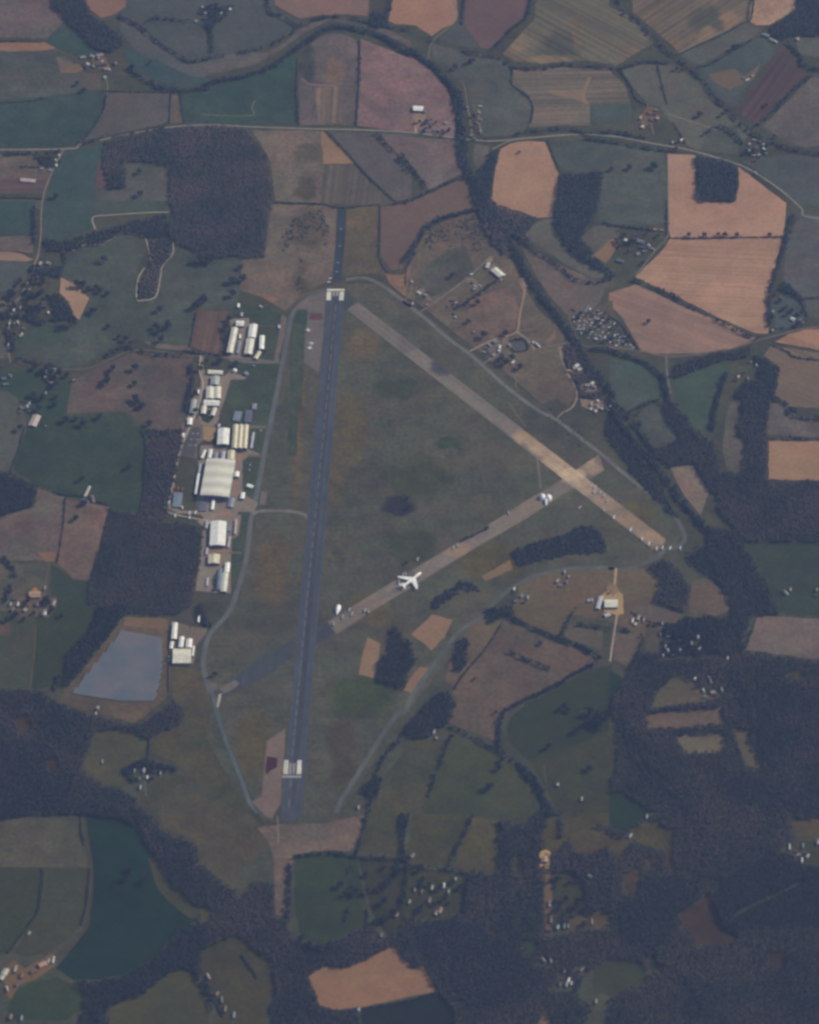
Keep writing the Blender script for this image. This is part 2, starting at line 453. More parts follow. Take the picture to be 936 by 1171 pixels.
def hedge(s, wpx, label, tone='x', h=4.0):
    P = strip_pts(s, wpx, 3.6, h * .5)
    N = len(P); r = 2.5 * RNG.uniform(.6, 1.4, N) * (0.8 + 0.12 * wpx); hh = h * RNG.uniform(.7, 1.3, N)
    big = RNG.random(N) < 0.10; r[big] *= 1.5; hh[big] *= 1.6
    V, F, M = clumps(np.column_stack([P, hh * .5]), r, hh * .55, 9, 1.9, core=.8)
    o = mesh_np('hedge', V, F, tone_mats(tone, mean_y(pts(s))), M)
    return tag(o, label, 'hedge', 'hedges between the fields')

TREE_PROTO = {}
def tree_proto(kind, y):
    lv = 200 if y < 330 else 400 if y < 520 else 600 if y < 720 else 900
    if (kind, lv) in TREE_PROTO: return random.choice(TREE_PROTO[(kind, lv)])
    L = []
    for i in range(5):
        n = 26; a = RNG.uniform(0, 6.283, n); r = np.sqrt(RNG.random(n)) * 4.2; z = 8.3 + RNG.normal(0, 1.5, n) - r * .32
        cen = np.column_stack([np.cos(a) * r, np.sin(a) * r, z])
        V, F, M = clumps(cen, RNG.uniform(1.0, 2.1, n), RNG.uniform(.9, 1.8, n), 26, 1.9, core=.62)
        crown = mesh_np('crown', V, F, tone_mats(kind, lv), M, link=False)
        tv, tf = [], []
        def limb(p, q, r0, r1, k=6):
            p, q = Vector(p), Vector(q); d = (q - p).normalized(); u = d.orthogonal().normalized(); v = d.cross(u); b = len(tv)
            for (c, rr) in ((p, r0), (q, r1)):
                for j in range(k): th = 6.283 * j / k; tv.append(tuple(c + (u * math.cos(th) + v * math.sin(th)) * rr))
            for j in range(k): tf.append((b + j, b + (j + 1) % k, b + k + (j + 1) % k, b + k + j))
        limb((0, 0, 0), (0.2, 0.1, 4.5), .55, .38)
        for j in range(6):
            th = j * 1.05 + i; limb((.2, .1, 3.6 + .25 * j), (math.cos(th) * 3, math.sin(th) * 3, 8.2 + .3 * (j % 3)), .26, .08)
        me = bpy.data.meshes.new('trunk'); me.from_pydata(tv, [], tf); me.update(); me.materials.append(BARK)
        L.append((crown.data, me)); bpy.data.objects.remove(crown)
    TREE_PROTO[(kind, lv)] = L
    return random.choice(L)

def tree(px, py, size, label, kind='x', group=None):
    cm, tm = tree_proto(kind, py)
    s = size * MPP / 10.0
    e = empty('tree', G(px, py + size * .25, 0), random.uniform(0, 6.28)); e.scale = (s, s, s * random.uniform(.85, 1.1) * .9)
    tag(e, label, 'tree', group)
    for nm, me in (('crown', cm), ('trunk', tm)):
        o = bpy.data.objects.new(nm, me); C.objects.link(o); o.parent = e
    return e

def trees(s, size, context, kind='x', group='trees standing in the fields', noun='dark tree'):
    P = sorted(pts(s)); n = len(P)
    for i, (x, y) in enumerate(P):
        if n == 1: lab = f'{noun} {context}'
        else: lab = f'{noun} {context}, {ORD[i]} from left'
        tree(x, y, size * .74 * random.uniform(.8, 1.2), lab, kind, group)
# ================================================================== THE GROUND
gm = ground_mat((76, 80, 86), 'm')
gs = 60000
ground = mesh_py('ground', [(-gs, -gs, 0), (gs, -gs, 0), (gs, gs, 0), (-gs, gs, 0)], [(0, 1, 2, 3)], gm); ground['kind'] = 'structure'

F = field
F((79, 82, 83), 'm', 'P:330,345 385,324 430,325 470,347 520,388 600,448 650,487 700,524 740,562 768,592 779,612 768,628 745,645 700,649 645,650 600,663 560,695 520,745 480,795 440,850 400,915 385,940 300,940 285,905 262,850 247,800 233,770 236,735 265,685 283,640 290,590 300,520 318,440 325,380', spots=((456, 580, 19, 12, (60, 66, 83)), (389, 640, 9, 14, (74, 78, 84)), (455, 445, 28, 13, (70, 79, 83)), (513, 505, 14, 8, (64, 77, 80)), (415, 395, 22, 20, (94, 88, 86)), (400, 490, 22, 45, (89, 86, 85)), (382, 545, 14, 30, (90, 86, 85)), (312, 655, 22, 45, (90, 85, 85)), (392, 860, 16, 45, (78, 77, 83)), (412, 795, 42, 26, (68, 77, 78)), (480, 545, 40, 26, (74, 80, 82)), (470, 622, 32, 20, (72, 79, 82)), (341, 480, 7, 100, (92, 86, 86)), (560, 640, 40, 22, (84, 82, 82)), (290, 850, 20, 40, (84, 82, 82)), (420, 700, 30, 18, (88, 85, 84)), (540, 380, 30, 22, (74, 80, 84)), (720, 590, 30, 16, (88, 87, 84))))
F((66, 77, 81), 'm', 'P:268,345 330,362 322,400 313,470 301,540 291,600 279,640 262,672 256,600 262,420')
# ---- top left
F((94, 88, 92), 'm', 'A1:0,0 200,0 290,90 210,170 0,160')
F((74, 81, 87), 'g', 'A1:560,0 936,0 A2:330,0 330,40 440,90 380,160 240,215 0,260 A1:936,258 850,272 700,185 620,118 530,68 450,80 500,50')
F((83, 85, 91), 'g', 'A1:535,140 530,70 620,118 700,185 850,272 936,258 A2:0,262 240,220 280,240 230,280 60,310 A1:900,350 800,345 640,265')
F((63, 78, 88), 'g', 'A1:545,200 640,240 850,340 936,350 936,385 800,390 720,370 640,330 580,290')
F((124, 99, 99), 's', '!A1:355,0 600,0 560,30 500,68 450,78 390,35')
F((130, 104, 98), 's', '!A1:0,190 200,187 255,215 150,228 0,228')
F((62, 78, 85), 'g', '!A1:295,92 400,205 440,240 360,243 250,215 205,178')
F((76, 82, 86), 'm', 'A1:0,235 250,228 350,285 380,390 450,400 200,432 0,470')
F((96, 92, 91), 'g', 'A1:250,250 340,290 375,305 350,322 270,327')
F((88, 84, 86), 'g', 'A1:360,320 450,330 450,400 370,402')
F((62, 77, 85), 'm', '!A1:0,470 200,430 350,412 455,405 475,430 450,500 400,590 345,635 280,658 0,658')
F((84, 84, 88), 'g', '!A1:500,410 762,410 755,545 600,580 380,622 440,540 475,450')
F((93, 89, 89), 'g', '!A1:765,410 800,410 820,545 755,550')
F((61, 77, 84), 'm', '!A1:803,412 936,400 A2:0,400 150,352 300,300 400,240 430,262 425,400 435,558 0,553 A1:936,548 820,546')
F((88, 86, 90), 'm', '!A2:0,330 100,320 230,290 330,235 420,175 470,140 560,95 680,105 790,140 900,190 936,215 936,185 850,140 750,112 640,85 570,82 500,100 440,130 380,185 280,235 150,270 0,300')
F((64, 79, 88), 'g', 'A1:290,668 460,645 462,700 425,770 425,936 190,936 240,750')
F((64, 79, 87), 'g', 'B1:188,0 425,0 425,60 415,120 300,168 192,165')
F((85, 77, 87), 'm', 'A1:440,700 460,760 478,835 425,845 428,770')
F((80, 84, 87), 'm', '!A1:485,842 560,838 560,725 690,728 750,745 750,936 430,936 430,848')
F((70, 80, 86), 'g', '!B1:425,0 742,0 745,45 415,70')
F((92, 87, 88), 'm', 'A1:0,690 140,690 190,740 240,750 220,790 0,792')
F((84, 77, 87), 'p1', 'A1:0,792 220,790 200,862 0,868')
F((78, 84, 86), 'g', 'A1:0,885 190,888 180,936 0,936')
# ---- top centre
F((90, 86, 91), 'm', '!A2:433,270 480,195 560,150 640,152 698,185 698,400 688,558 440,556', spots=((350, 72, 11, 30, (70, 75, 86)), (382, 84, 13, 20, (112, 98, 96)), (375, 125, 16, 16, (92, 88, 88))))
F((105, 95, 94), 'p88', 'A2:505,390 620,385 632,550 520,545')
F((114, 97, 100), 'm', '!A2:710,172 800,205 936,262 A3:0,222 130,312 200,402 232,480 238,560 230,612 0,588 A2:695,560')
F((119, 99, 102), 's', 'A2:312,0 768,0 742,72 620,62 520,68 440,82 330,22')
F((142, 112, 105), 's', '!A2:936,0 905,0 835,92 870,108 930,110 A3:60,112 130,160 180,125 230,105 245,60 225,0')
F((99, 86, 95), 's', 'A3:300,0 590,0 560,50 480,130 385,215 350,213 290,130 270,100 280,40')
F((76, 82, 88), 'g', '!A3:230,110 262,90 300,140 345,215 240,200 160,175')
F((79, 84, 87), 'm', '!A3:130,195 250,222 370,248 440,268 488,300 485,370 560,430 578,480 560,560 540,595 360,610 330,540 300,460 290,380 250,355 200,320 135,260')
F((94, 92, 90), 'p-41', '!A3:590,25 700,0 936,0 A4:0,30 90,70 170,150 205,187 70,265 20,285 A3:936,285 830,270 700,275 620,285 500,275 445,240 500,180 590,80', spots=((642, 52, 27, 22, (82, 85, 89)), (584, 50, 20, 20, (116, 103, 98)), (622, 67, 40, 7, (118, 104, 98)), (660, 30, 10, 30, (104, 96, 93)), (720, 62, 20, 10, (104, 96, 94))))
F((98, 92, 90), 'p45', 'A4:95,0 655,0 608,90 312,235 262,185 170,105 105,55', spots=((808, 22, 26, 18, (84, 85, 89)), (836, 24, 14, 16, (124, 105, 98)), (810, 40, 14, 8, (120, 104, 98)), (770, 50, 12, 10, (112, 98, 94)), (740, 20, 20, 16, (104, 95, 92))))
F((136, 115, 104), 'm', '!A4:680,0 862,0 830,42 720,108 655,112 622,90')
F((82, 87, 89), 'g', '!A4:820,158 936,172 936,325 850,240')
F((82, 86, 88), 'g', '!A4:312,245 480,155 600,105 680,130 640,165 560,210 400,292')
F((72, 82, 87), 'g', '!A4:400,300 500,258 640,178 690,170 745,225 600,400 560,480 500,440 430,380')
F((100, 92, 92), 's', 'A4:440,330 560,305 600,340 680,278 645,350 540,400 480,372')
F((78, 72, 83), 'p63', '!A4:785,195 885,330 650,555 565,490 745,240')
F((90, 88, 91), 'm', '!A4:905,345 936,360 936,640 860,655 760,615 680,565')
F((87, 89, 89), 'g', '!A4:55,308 180,283 290,290 415,380 495,480 570,530 630,590 560,690 390,668 330,635 230,475 172,458 110,390')
F((78, 85, 86), 'g', 'A4:440,580 560,560 600,640 560,690 410,665')
F((76, 83, 88), 'g', 'A4:690,700 830,690 936,752 936,930 860,920 700,790 600,720')
F((98, 93, 93), 'p2', '!A3:492,310 700,300 936,305 A4:0,312 75,385 95,460 A3:836,462 836,560 700,558 562,568 580,490 568,430 490,372')
F((122, 106, 101), 's', 'A3:640,400 790,410 830,340 840,345 812,430 836,470 790,450 660,415')
F((73, 83, 86), 'g', '!A3:838,462 936,460 A4:98,462 100,545 A3:860,548 836,540')
# ---- below the main road
F((98, 92, 91), 'm', '!A2:225,580 530,583 545,730 540,905 330,900 312,740 290,680', spots=((354, 175, 20, 13, (88, 86, 89)), (350, 215, 14, 18, (84, 82, 86))))
F((128, 107, 99), 's', 'A2:532,585 560,592 680,727 545,730')
F((89, 87, 90), 'p85', 'A2:545,735 680,732 740,795 860,903 800,920 535,905')
F((86, 84, 90), 'g', 'A2:575,588 780,592 860,680 936,775 936,880 870,900 740,775 650,675')
F((98, 90, 94), 'm', '!A2:792,594 936,600 A3:0,608 250,625 262,700 275,770 120,845 50,750 0,700 A2:860,670')
F((101, 89, 94), 's', '!A2:800,922 870,912 936,895 A3:0,900 130,862 265,795 300,860 330,936 B3:320,25 200,65 110,108 60,185 0,245 B2:900,300 850,310 800,240')
F((84, 86, 88), 'm', '!A3:320,640 385,650 390,700 340,760 315,720')
F((147, 119, 110), 's', '!A3:425,670 480,640 560,628 635,632 695,770 690,870 670,936 B3:668,70 600,75 540,50 430,20 A3:390,900 402,790')
F((75, 83, 86), 'm', '!A3:645,625 A4:0,640 250,682 262,936 B4:262,100 0,110 B3:880,100 870,60 A3:895,768 710,768')
F((150, 121, 113), 's', '!k:325,335 468,345 470,540 495,582 670,582 690,500 685,402 930,590 915,762 340,766 330,700')
F((149, 121, 112), 's-4', '!B4:270,168 775,163 720,370 710,590 650,588 500,525 300,425 115,340 250,205')
F((132, 110, 108), 's-28', '!B4:120,370 330,470 500,538 655,612 560,655 400,678 200,682 140,662 60,520 20,480 0,450 0,410')
F((146, 121, 111), 's', '!B1:270,342 320,347 345,380 398,432 358,528 332,522 308,450 265,408')
F((84, 86, 92), 'm', '!B4:835,45 936,112 936,408 860,428 775,350 790,200 840,80')
F((72, 82, 89), 'g', 'B4:780,400 850,440 880,520 810,560 740,588 717,470')
F((80, 86, 89), 'g', '!B4:872,432 936,412 936,535 892,518')
F((146, 115, 106), 's-30', '!B4:738,628 800,592 880,572 936,567 936,728')
F((110, 99, 98), 's-30', '!B4:722,642 936,738 936,936 C4:800,20 790,0 B4:740,870 762,745 690,690')
F((68, 83, 85), 'g', '!B4:285,805 400,748 550,702 510,800 465,936 C4:440,130 380,120 310,20 B4:305,900')
F((70, 82, 87), 'g', '!B4:0,702 120,715 200,762 232,795 228,870 100,928 60,936 0,820 B3:925,730')
F((86, 84, 85), 'g', '!B4:15,440 20,490 60,560 120,660 0,655 B3:730,520 790,490 860,470')
# ---- between rail belt and wood
F((96, 90, 91), 'g', '!B3:505,160 600,225 720,290 850,350 936,340 890,420 880,450 850,480 740,515 660,430 600,340 545,240')
F((88, 90, 90), 'g', '!B3:600,90 670,75 690,160 740,220 860,300 936,330 850,345 740,290 620,210 540,150')
F((84, 86, 88), 'g', '!B3:790,160 860,110 936,100 B4:50,120 40,180 0,260 B3:920,270 860,240')
F((126, 106, 98), 's', '!B3:840,250 936,165 B4:45,185 0,260 B3:905,275')
# ---- left block
F((62, 78, 86), 'g', '!B1:0,0 160,0 142,150 0,162')
F((92, 88, 90), 'm', '!B1:0,165 140,155 150,235 60,222 0,222')
F((132, 112, 108), 's', '!v:0,60 100,60 200,80 300,130 240,145 0,110')
F((77, 84, 89), 'g', '!v:0,112 240,150 290,150 210,330 150,420 0,400')
F((94, 90, 90), 'm', 'B1:0,415 40,440 40,500 0,520')
F((86, 86, 88), 'm', 'B1:0,560 25,570 30,640 45,700 0,700')
F((72, 81, 84), 'm', '!B1:300,240 330,215 460,192 545,145 600,150 655,205 615,300 605,440 700,428 728,290 772,240 775,185 880,240 B2:0,265 180,262 170,400 160,480 B1:870,482 840,655 650,630 600,615 500,650 370,735 290,742 240,725 120,690 70,700 60,620 150,560 340,560 400,430 345,380 270,335')
F((66, 80, 84), 'g', '!B1:60,600 160,560 250,540 300,570 250,640 120,660')
F((99, 92, 92), 'g', '!B1:640,628 850,650 845,668 700,658')
F((90, 81, 86), 'p82', '!a:300,235 540,240 515,400 492,577 230,512')
F((86, 82, 86), 'm', '!B1:320,800 430,745 600,672 860,692 850,780 820,936 C1:825,118 680,130 640,110 560,40 300,50 295,0 B1:300,900')
F((60, 75, 80), 'g', '!B1:40,760 200,750 200,936 40,936 C1:0,0')
F((60, 75, 80), 'g', '!B1:200,790 320,800 300,936 C1:290,60 140,60 150,0 B1:150,850')
F((80, 84, 87), 'g', '!B1:0,830 40,850 100,900 110,936 C1:120,100 50,305 0,308')
F((60, 73, 79), 'm', '!C1:130,105 200,55 330,70 560,45 600,100 660,135 640,400 620,495 490,465 300,415 170,370 60,300 100,170')
F((93, 88, 90), 'm', '!C1:170,385 290,420 280,560 250,712 160,705 0,720 0,610 150,470')
F((105, 93, 92), 'm', '!C1:295,430 490,468 445,640 400,792 330,790 255,715 280,560')
F((118, 97, 94), 's', 'C1:165,668 252,668 252,710 205,712')
F((80, 83, 85), 'm', '!C1:0,720 225,720 220,800 205,900 30,936 0,936')
F((60, 72, 80), 'g', '!C1:230,722 330,792 400,800 385,936 250,936 230,850')
F((73, 79, 81), 'g', '!D1:0,60 100,80 165,60 150,250 140,385 0,388')
F((62, 72, 78), 'g', '!D1:165,55 250,10 440,15 400,120 300,230 290,370 140,382 155,250')
F((92, 82, 84), 'g', 'D1:0,85 45,90 45,140 0,150')
F((91, 86, 86), 'm', '!D1:550,60 750,70 752,180 755,270 760,400 650,500 600,532 420,492 265,440 290,385 400,260')
F((108, 94, 91), 's', 'D1:560,60 748,72 750,118 550,100')
F((84, 83, 82), 'm', '!D1:762,280 870,270 910,360 936,400 936,560 860,545 830,490 770,430')
F((79, 81, 81), 'm', '!D1:430,562 600,572 655,605 650,680 560,730 545,770 590,800 540,820 460,800 372,740 400,640')
F((78, 80, 80), 'm', '!D1:680,595 860,545 936,560 D2:20,600 110,760 215,936 D1:936,870 870,780 760,700 680,670')
F((74, 78, 79), 'm', '!D1:620,850 760,740 820,785 720,870 650,900')
F((82, 81, 82), 'm', '!D1:700,936 760,860 850,830 936,880 D2:200,936 E2:220,0 300,120 240,210 200,220 130,320 0,225 E1:860,110 730,60')
# ---- bottom left
F((83, 83, 85), 'm', '!E1:0,50 170,5 345,0 378,150 398,240 190,238 0,235')
F((69, 76, 80), 'g', '!E1:0,237 188,240 170,430 120,500 60,580 30,620 0,640')
F((72, 78, 80), 'g', '!E1:195,240 398,242 398,400 375,480 300,560 230,610 110,640 60,620 125,520 175,430')
F((45, 67, 72), 'm', '!E1:385,0 560,30 620,80 680,190 740,280 830,370 900,440 870,480 780,540 680,650 560,715 440,740 330,740 250,690 330,590 400,500 412,250 395,130')
F((74, 77, 79), 'g', 'E1:660,200 700,190 740,290 860,380 936,440 936,470 850,470 760,400 700,330')
F((62, 74, 76), 'g', '!E1:30,870 60,800 130,755 260,730 380,800 380,850 300,920 60,920')
F((76, 79, 79), 'g', '!E1:480,862 640,802 720,740 800,690 860,700 930,840 936,936 500,936')
F((73, 75, 75), 'm', '!E2:0,610 100,560 160,540 230,600 310,660 330,760 290,870 230,936 100,936 60,800 0,720')
F((75, 80, 76), 'g', '!E2:0,395 50,430 40,480 0,495')
F((100, 92, 94), 'm', '!E2:250,60 330,50 560,40 725,5 690,170 560,160 410,180 400,240 382,465 330,450 322,200 300,130')
F((63, 74, 79), 'm', '!E2:420,200 560,172 690,195 735,400 720,500 600,560 540,590 440,540 420,420')
F((66, 71, 77), 'm', '!E2:700,190 900,200 930,400 900,500 830,540 760,440')
F((76, 79, 80), 'm', '!E2:735,0 920,0 890,185 705,165')
F((76, 79, 80), 'm', '!D2:770,936 800,800 936,620 D3:20,600 100,610 185,640 110,860 60,936 E2:900,10 780,5')
F((72, 79, 79), 'g', '!D3:112,870 150,720 225,600 400,665 470,700 560,790 595,850 590,936 E3:560,45 320,5 300,0 80,0 D3:90,900')
F((74, 77, 78), 'm', '!E3:45,0 300,5 200,230 20,225')
F((81, 81, 79), 'm', '!E3:312,12 428,32 424,262 230,240')
F((70, 75, 77), 'm', '!E3:20,235 285,262 278,440 130,468 10,440')
F((128, 103, 97), 's', '!E2:475,722 550,680 640,690 760,640 860,585 936,680 E3:25,692 95,680 150,790 E2:930,815 720,862 600,875 530,858 510,800')
F((54, 63, 69), 'm', '!E2:700,936 715,880 936,826 E3:165,800 230,870 258,936')
F((118, 96, 94), 's', '!E3:490,936 640,862 725,936')
F((80, 77, 79), 'm', '!E3:750,90 850,45 930,90 920,150 830,180 760,165')
F((68, 73, 74), 'm', '!E3:640,255 760,262 820,330 830,400 790,450 680,450 662,380')
F((84, 80, 80), 'm', '!E3:745,470 845,435 930,440 920,515 745,520')
F((62, 74, 66), 'g', '!E3:535,560 605,565 605,620 560,640')
F((66, 73, 74), 'g', '!E3:850,685 936,655 E4:150,655 175,745 10,820 E3:930,818 850,780')
# ---- centre south
F((126, 105, 99), 's', '!D3:132,50 222,75 188,150 128,212 92,175 37,140')
F((130, 107, 100), 's', '!D3:80,282 122,292 98,342 38,400 5,390 32,340')
F((128, 108, 100), 's', '!D2:742,152 798,180 790,250 778,298 765,333 702,318 716,240')
F((93, 86, 88), 'm', '!D3:300,150 430,70 490,95 700,170 870,245 830,285 700,365 560,428 475,475 430,525 420,615 300,570 210,540 240,440 220,390 290,310')
F((98, 90, 88), 'g', 'D3:225,200 330,75 410,65 440,95 380,180 300,280 230,370 190,350')
F((85, 83, 82), 'g', '!D3:492,0 770,0 720,95 698,148 500,75')
F((89, 85, 86), 'g', '!D3:745,95 895,125 888,215 718,150')
F((62, 72, 78), 'g', '!D3:490,500 560,440 640,410 720,360 850,290 936,275 936,560 860,620 700,660 560,700 480,620 462,560')
F((68, 74, 77), 'm', '!D3:560,695 700,660 900,575 936,600 936,936 690,936 650,840 600,760')
F((76, 78, 78), 'm', '!E3:620,0 936,0 936,60 850,50 750,90 700,180 640,160 610,60')
F((56, 70, 73), 'g', '!D4:0,845 60,835 150,900 180,936 E4:80,80 0,60')
F((95, 88, 85), 'g', '!P:592,668 640,651 700,649 740,650 757,662 745,700 758,718 738,730 700,712 640,700 590,692')
F((92, 88, 90), 'g', '!D4:120,0 270,28 320,50 300,88 200,78 100,38')
F((100, 92, 92), 'g', '!D4:350,0 530,0 520,38 470,58 380,28')
F((96, 89, 88), 'g', '!C4:370,800 430,785 530,860 535,936 360,936')
F((92, 86, 89), 'g', '!D4:22,130 150,135 128,200 88,288 20,250')
F((79, 80, 84), 'g', '!D4:165,92 220,102 225,220 160,220')
F((104, 96, 97), 'g', '!D4:660,55 780,60 930,100 936,180 905,248 610,208 640,125')
F((62, 72, 82), 'g', '!D4:770,0 936,0 936,85 790,48')
F((88, 86, 85), 'g', '!D4:300,322 350,332 420,400 500,420 400,446 185,468 230,380')
F((97, 90, 90), 'g', '!D4:163,492 480,468 508,460 520,538 300,558 175,560')
F((99, 93, 91), 'g', '!D4:290,592 500,577 525,640 510,662 350,672')
F((94, 88, 87), 'g', '!D4:552,562 610,562 680,735 602,730')
F((54, 68, 74), 'g', '!D4:0,302 50,322 60,350 40,400 0,430')
F((76, 80, 80), 'm', '!D4:0,470 45,560 38,640 32,760 0,790')
F((77, 79, 77), 'm', '!E4:85,75 200,30 298,80 280,185 180,150 95,110')
F((82, 80, 80), 'm', '!E4:0,85 100,130 60,208 0,172')
F((84, 80, 80), 'g', '!E4:812,20 936,25 936,120 842,95')
F((70, 75, 76), 'g', '!E4:840,120 936,120 936,262 860,235 810,190')
F((72, 68, 77), 'm', '!E4:300,440 400,400 445,340 475,420 512,500 575,545 560,580 420,600 340,520')
for c_, s_ in (((72, 70, 78), '!E4:80,260 140,230 150,330 110,390 70,330'), ((66, 72, 76), '!E4:200,620 230,700 190,720 175,650'), ((76, 72, 78), '!E4:245,130 290,190 300,280 262,250'),
               ((70, 72, 76), '!E3:500,200 540,180 545,260 510,280'), ((68, 68, 76), '!E3:380,500 440,520 420,560 370,540'), ((74, 72, 78), '!D4:800,300 860,290 880,330 820,345'), ((78, 73, 78), '!D4:700,340 900,370 900,384 700,352'),
               ((72, 70, 76), '!D1:60,520 130,500 150,560 90,590'), ((74, 70, 76), '!D1:200,700 260,680 270,740 220,760'), ((84, 80, 80), '!E4:160,200 205,190 215,240 175,250'), ((68, 66, 76), '!E4:700,600 800,620 790,700 710,690')):
    F(c_, 'm', s_, name='glade')
# ---- right block
F((76, 83, 86), 'm', '!C4:130,55 200,10 235,15 255,70 315,165 195,208 150,130')
F((114, 103, 99), 'g', '!C4:272,292 370,277 445,400 408,508 335,415')
F((86, 86, 88), 'm', '!C4:540,0 598,0 560,80 565,140 607,170 598,320 525,312 505,200 520,80')
F((89, 87, 91), 'm', '!C4:715,0 765,5 850,60 936,88 936,160 800,155 705,145')
F((138, 113, 104), 's', '!C4:712,172 936,178 936,362 712,343')
F((62, 73, 80), 'm', '!C4:605,622 936,618 936,936 750,936 700,800 640,700')

# ---- the airfield grass
F((60, 76, 82), 'g', 'e:140,470 180,425 222,420 246,455 240,560 130,560', name='grass_strip')
F((68, 78, 81), 'm', 'e:135,550 238,550 230,700 216,900 B2:448,936 400,936 390,700', name='grass_strip')
F((70, 79, 82), 'm', 'C2:390,0 432,0 425,240 385,240', name='grass_strip')
F((118, 104, 96), 's', 'C3:352,780 480,702 490,748 372,798', name='bare_patch')

# ---- runways, taxiways
H = hard
F((99, 92, 91), 'm', 'B2:312,14 605,22 598,200 582,350 480,400 370,488 270,428 172,398 182,262 282,245', spots=((352, 262, 24, 28, (90, 85, 89)), (306, 340, 12, 7, (118, 96, 92)), (345, 322, 8, 20, (92, 87, 89))))
H((93, 88, 88), 'm', 'B2:648,30 798,14 788,240 830,322 850,345 760,320 650,335 622,330 632,200', 'field')
H((122, 102, 96), 'm', 'B2:820,325 900,330 936,250 936,440 900,420 840,370', 'field')
road((104, 105, 111), 'B2:645,350 730,343 800,372 870,420 936,472 B3:0,448 100,522 200,610 300,682 400,772 480,842 600,930 C3:690,80 780,150 860,210 C4:0,260 130,370 230,440', 4.8, 'taxiway', 't')
road((90, 95, 103), 'C4:230,440 300,520 335,590 330,625 300,645 250,660 200,700 100,738 0,745 C3:936,737 750,742 600,772 500,822 420,885 350,960 D3:250,130 150,260 50,400 10,480 D2:870,500 780,630 700,760 630,870 600,936', 5.4, 'taxiway', 't')
road((93, 97, 107), 'B2:560,392 490,425 430,470 400,520 385,600 355,760 320,936 C2:290,180 250,400 222,520 200,700 160,840 125,936 D2:45,130 15,210 10,290 40,400', 5.6, 'taxiway', 't')
road((86, 95, 106), 'D2:40,380 60,440 80,520 120,640 180,790 215,890 250,936', 4.6, 'taxiway', 't')
road((108, 105, 109), 'C2:228,500 260,487 320,484 420,490 470,510 500,560', 4.8, 'taxiway', 't')
road((92, 86, 90), 'e:60,450 110,380 200,310 300,255 390,240 470,215 540,190 650,160 740,150', 3.2, 'taxiway', 'c')
H((106, 99, 103), 'c', 'B2:358,505 382,517 372,600 342,705 325,705 345,600', 'concrete_strip')
H((104, 100, 106), 'c', 'B2:555,398 550,500 545,600 525,765 458,720 462,600 478,500 470,484 430,482 395,510 440,455 500,425', 'apron')
H((93, 76, 88), 'c', 'e:268,448 382,455 376,515 262,512', 'red_painted_pad')
H((108, 98, 102), 'c', 'f:195,215 360,105 352,330 322,600 320,760 240,910 190,890 58,760 150,705 165,520', 'apron')
H((74, 60, 82), 'c', 'f:195,350 290,370 285,450 215,490 200,520 180,490', 'red_painted_pad')
SP2 = ((600, 502, 18, 9, (148, 128, 116)), (618, 514, 18, 10, (150, 131, 119)), (636, 528, 18, 10, (160, 142, 128)), (655, 544, 20, 11, (172, 152, 135)), (672, 557, 17, 10, (150, 132, 122)), (695, 575, 21, 13, (136, 119, 112)), (722, 596, 24, 13, (134, 116, 109)), (748, 614, 21, 11, (140, 121, 112)), (505, 421, 17, 11, (78, 83, 94)), (470, 392, 18, 11, (104, 101, 106)))
SP3 = ((655, 546, 13, 10, (168, 148, 132)), (676, 534, 14, 9, (146, 128, 117)), (604, 580, 20, 10, (120, 110, 109)), (525, 628, 16, 10, (132, 116, 110)), (420, 692, 30, 14, (118, 109, 109)), (470, 660, 12, 8, (96, 94, 99)))
sheet('cross_runway', pts('P:375,711 420,683 500,634.5 560,599 606,570 640,549.5 684,520 691,538 640,568 600,594 540,628.5 480,666 430,696 384,726'), ground_mat((113, 107, 109), 'c33', spots=SP3))
sheet('cross_runway', pts('P:409.5,346 761,617 758,624 749,630.5 396,353.5'), ground_mat((113, 108, 110), 'c-48', spots=SP2))
H((76, 82, 94), 't', 'e:575,255 690,338 600,425 566,440', 'runway_link')
H((72, 78, 94), 't', 'D2:505,130 562,92 600,130 500,190', 'runway_link')
H((73, 80, 95), 't', 'D2:415,160 330,204 250,252 130,345 60,395 80,418 180,382 300,322 370,262 412,240', 'runway_link')
H((104, 100, 104), 'c', 'D2:80,378 150,343 172,358 125,395 98,402', 'apron')
H((104, 100, 101), 'c', 'D2:38,352 72,360 70,390 40,385', 'apron')
H((158, 146, 142), 'c', 'D2:78,408 92,402 84,440 76,468 68,462', 'apron')
H((64, 74, 92), 't', 'B2:612,34 648,34 640,200 622,352 584,352 600,200', 'runway')
H((77, 85, 102), 't', 'P:374,331 394.3,331 344,938 321.5,938', 'runway')
H((73, 78, 94), 't', 'P:381,340 387,340 337,925 331,925', 'runway_wheel_track')
WM = ground_mat((190, 186, 178), 'c'); WM2 = ground_mat((138, 136, 140), 'c'); WM3 = ground_mat((92, 98, 112), 'c'); WM4 = ground_mat((128, 128, 134), 'c')
def mark(s, m=None, nm='runway_marking'): return sheet(nm, pts(s), m or WM)
mark('P:373.9,330.4 393.9,330.4 393.7,332.6 373.7,332.6')
mark('P:373.6,333.4 378.8,333.4 378.0,343.4 372.8,343.4')
mark('P:388.2,333.4 393.4,333.4 392.6,343.4 387.4,343.4')
mark('P:380.4,333.2 383.0,333.2 382.6,338.4 380.0,338.4', WM2)
mark('P:384.4,333.2 387.0,333.2 386.6,338.4 384.0,338.4', WM2)
mark('f:330,524 503,524 502,545 329,545', WM2)
mark('f:350,388 388,388 382,512 342,512')
mark('f:468,388 506,388 502,512 460,512')
mark('f:396,415 416,415 413,512 392,512', WM2)
mark('f:430,415 449,415 445,512 426,512', WM2)
x0, y0, x1, y1 = 384.0, 348.0, 333.6, 868.0
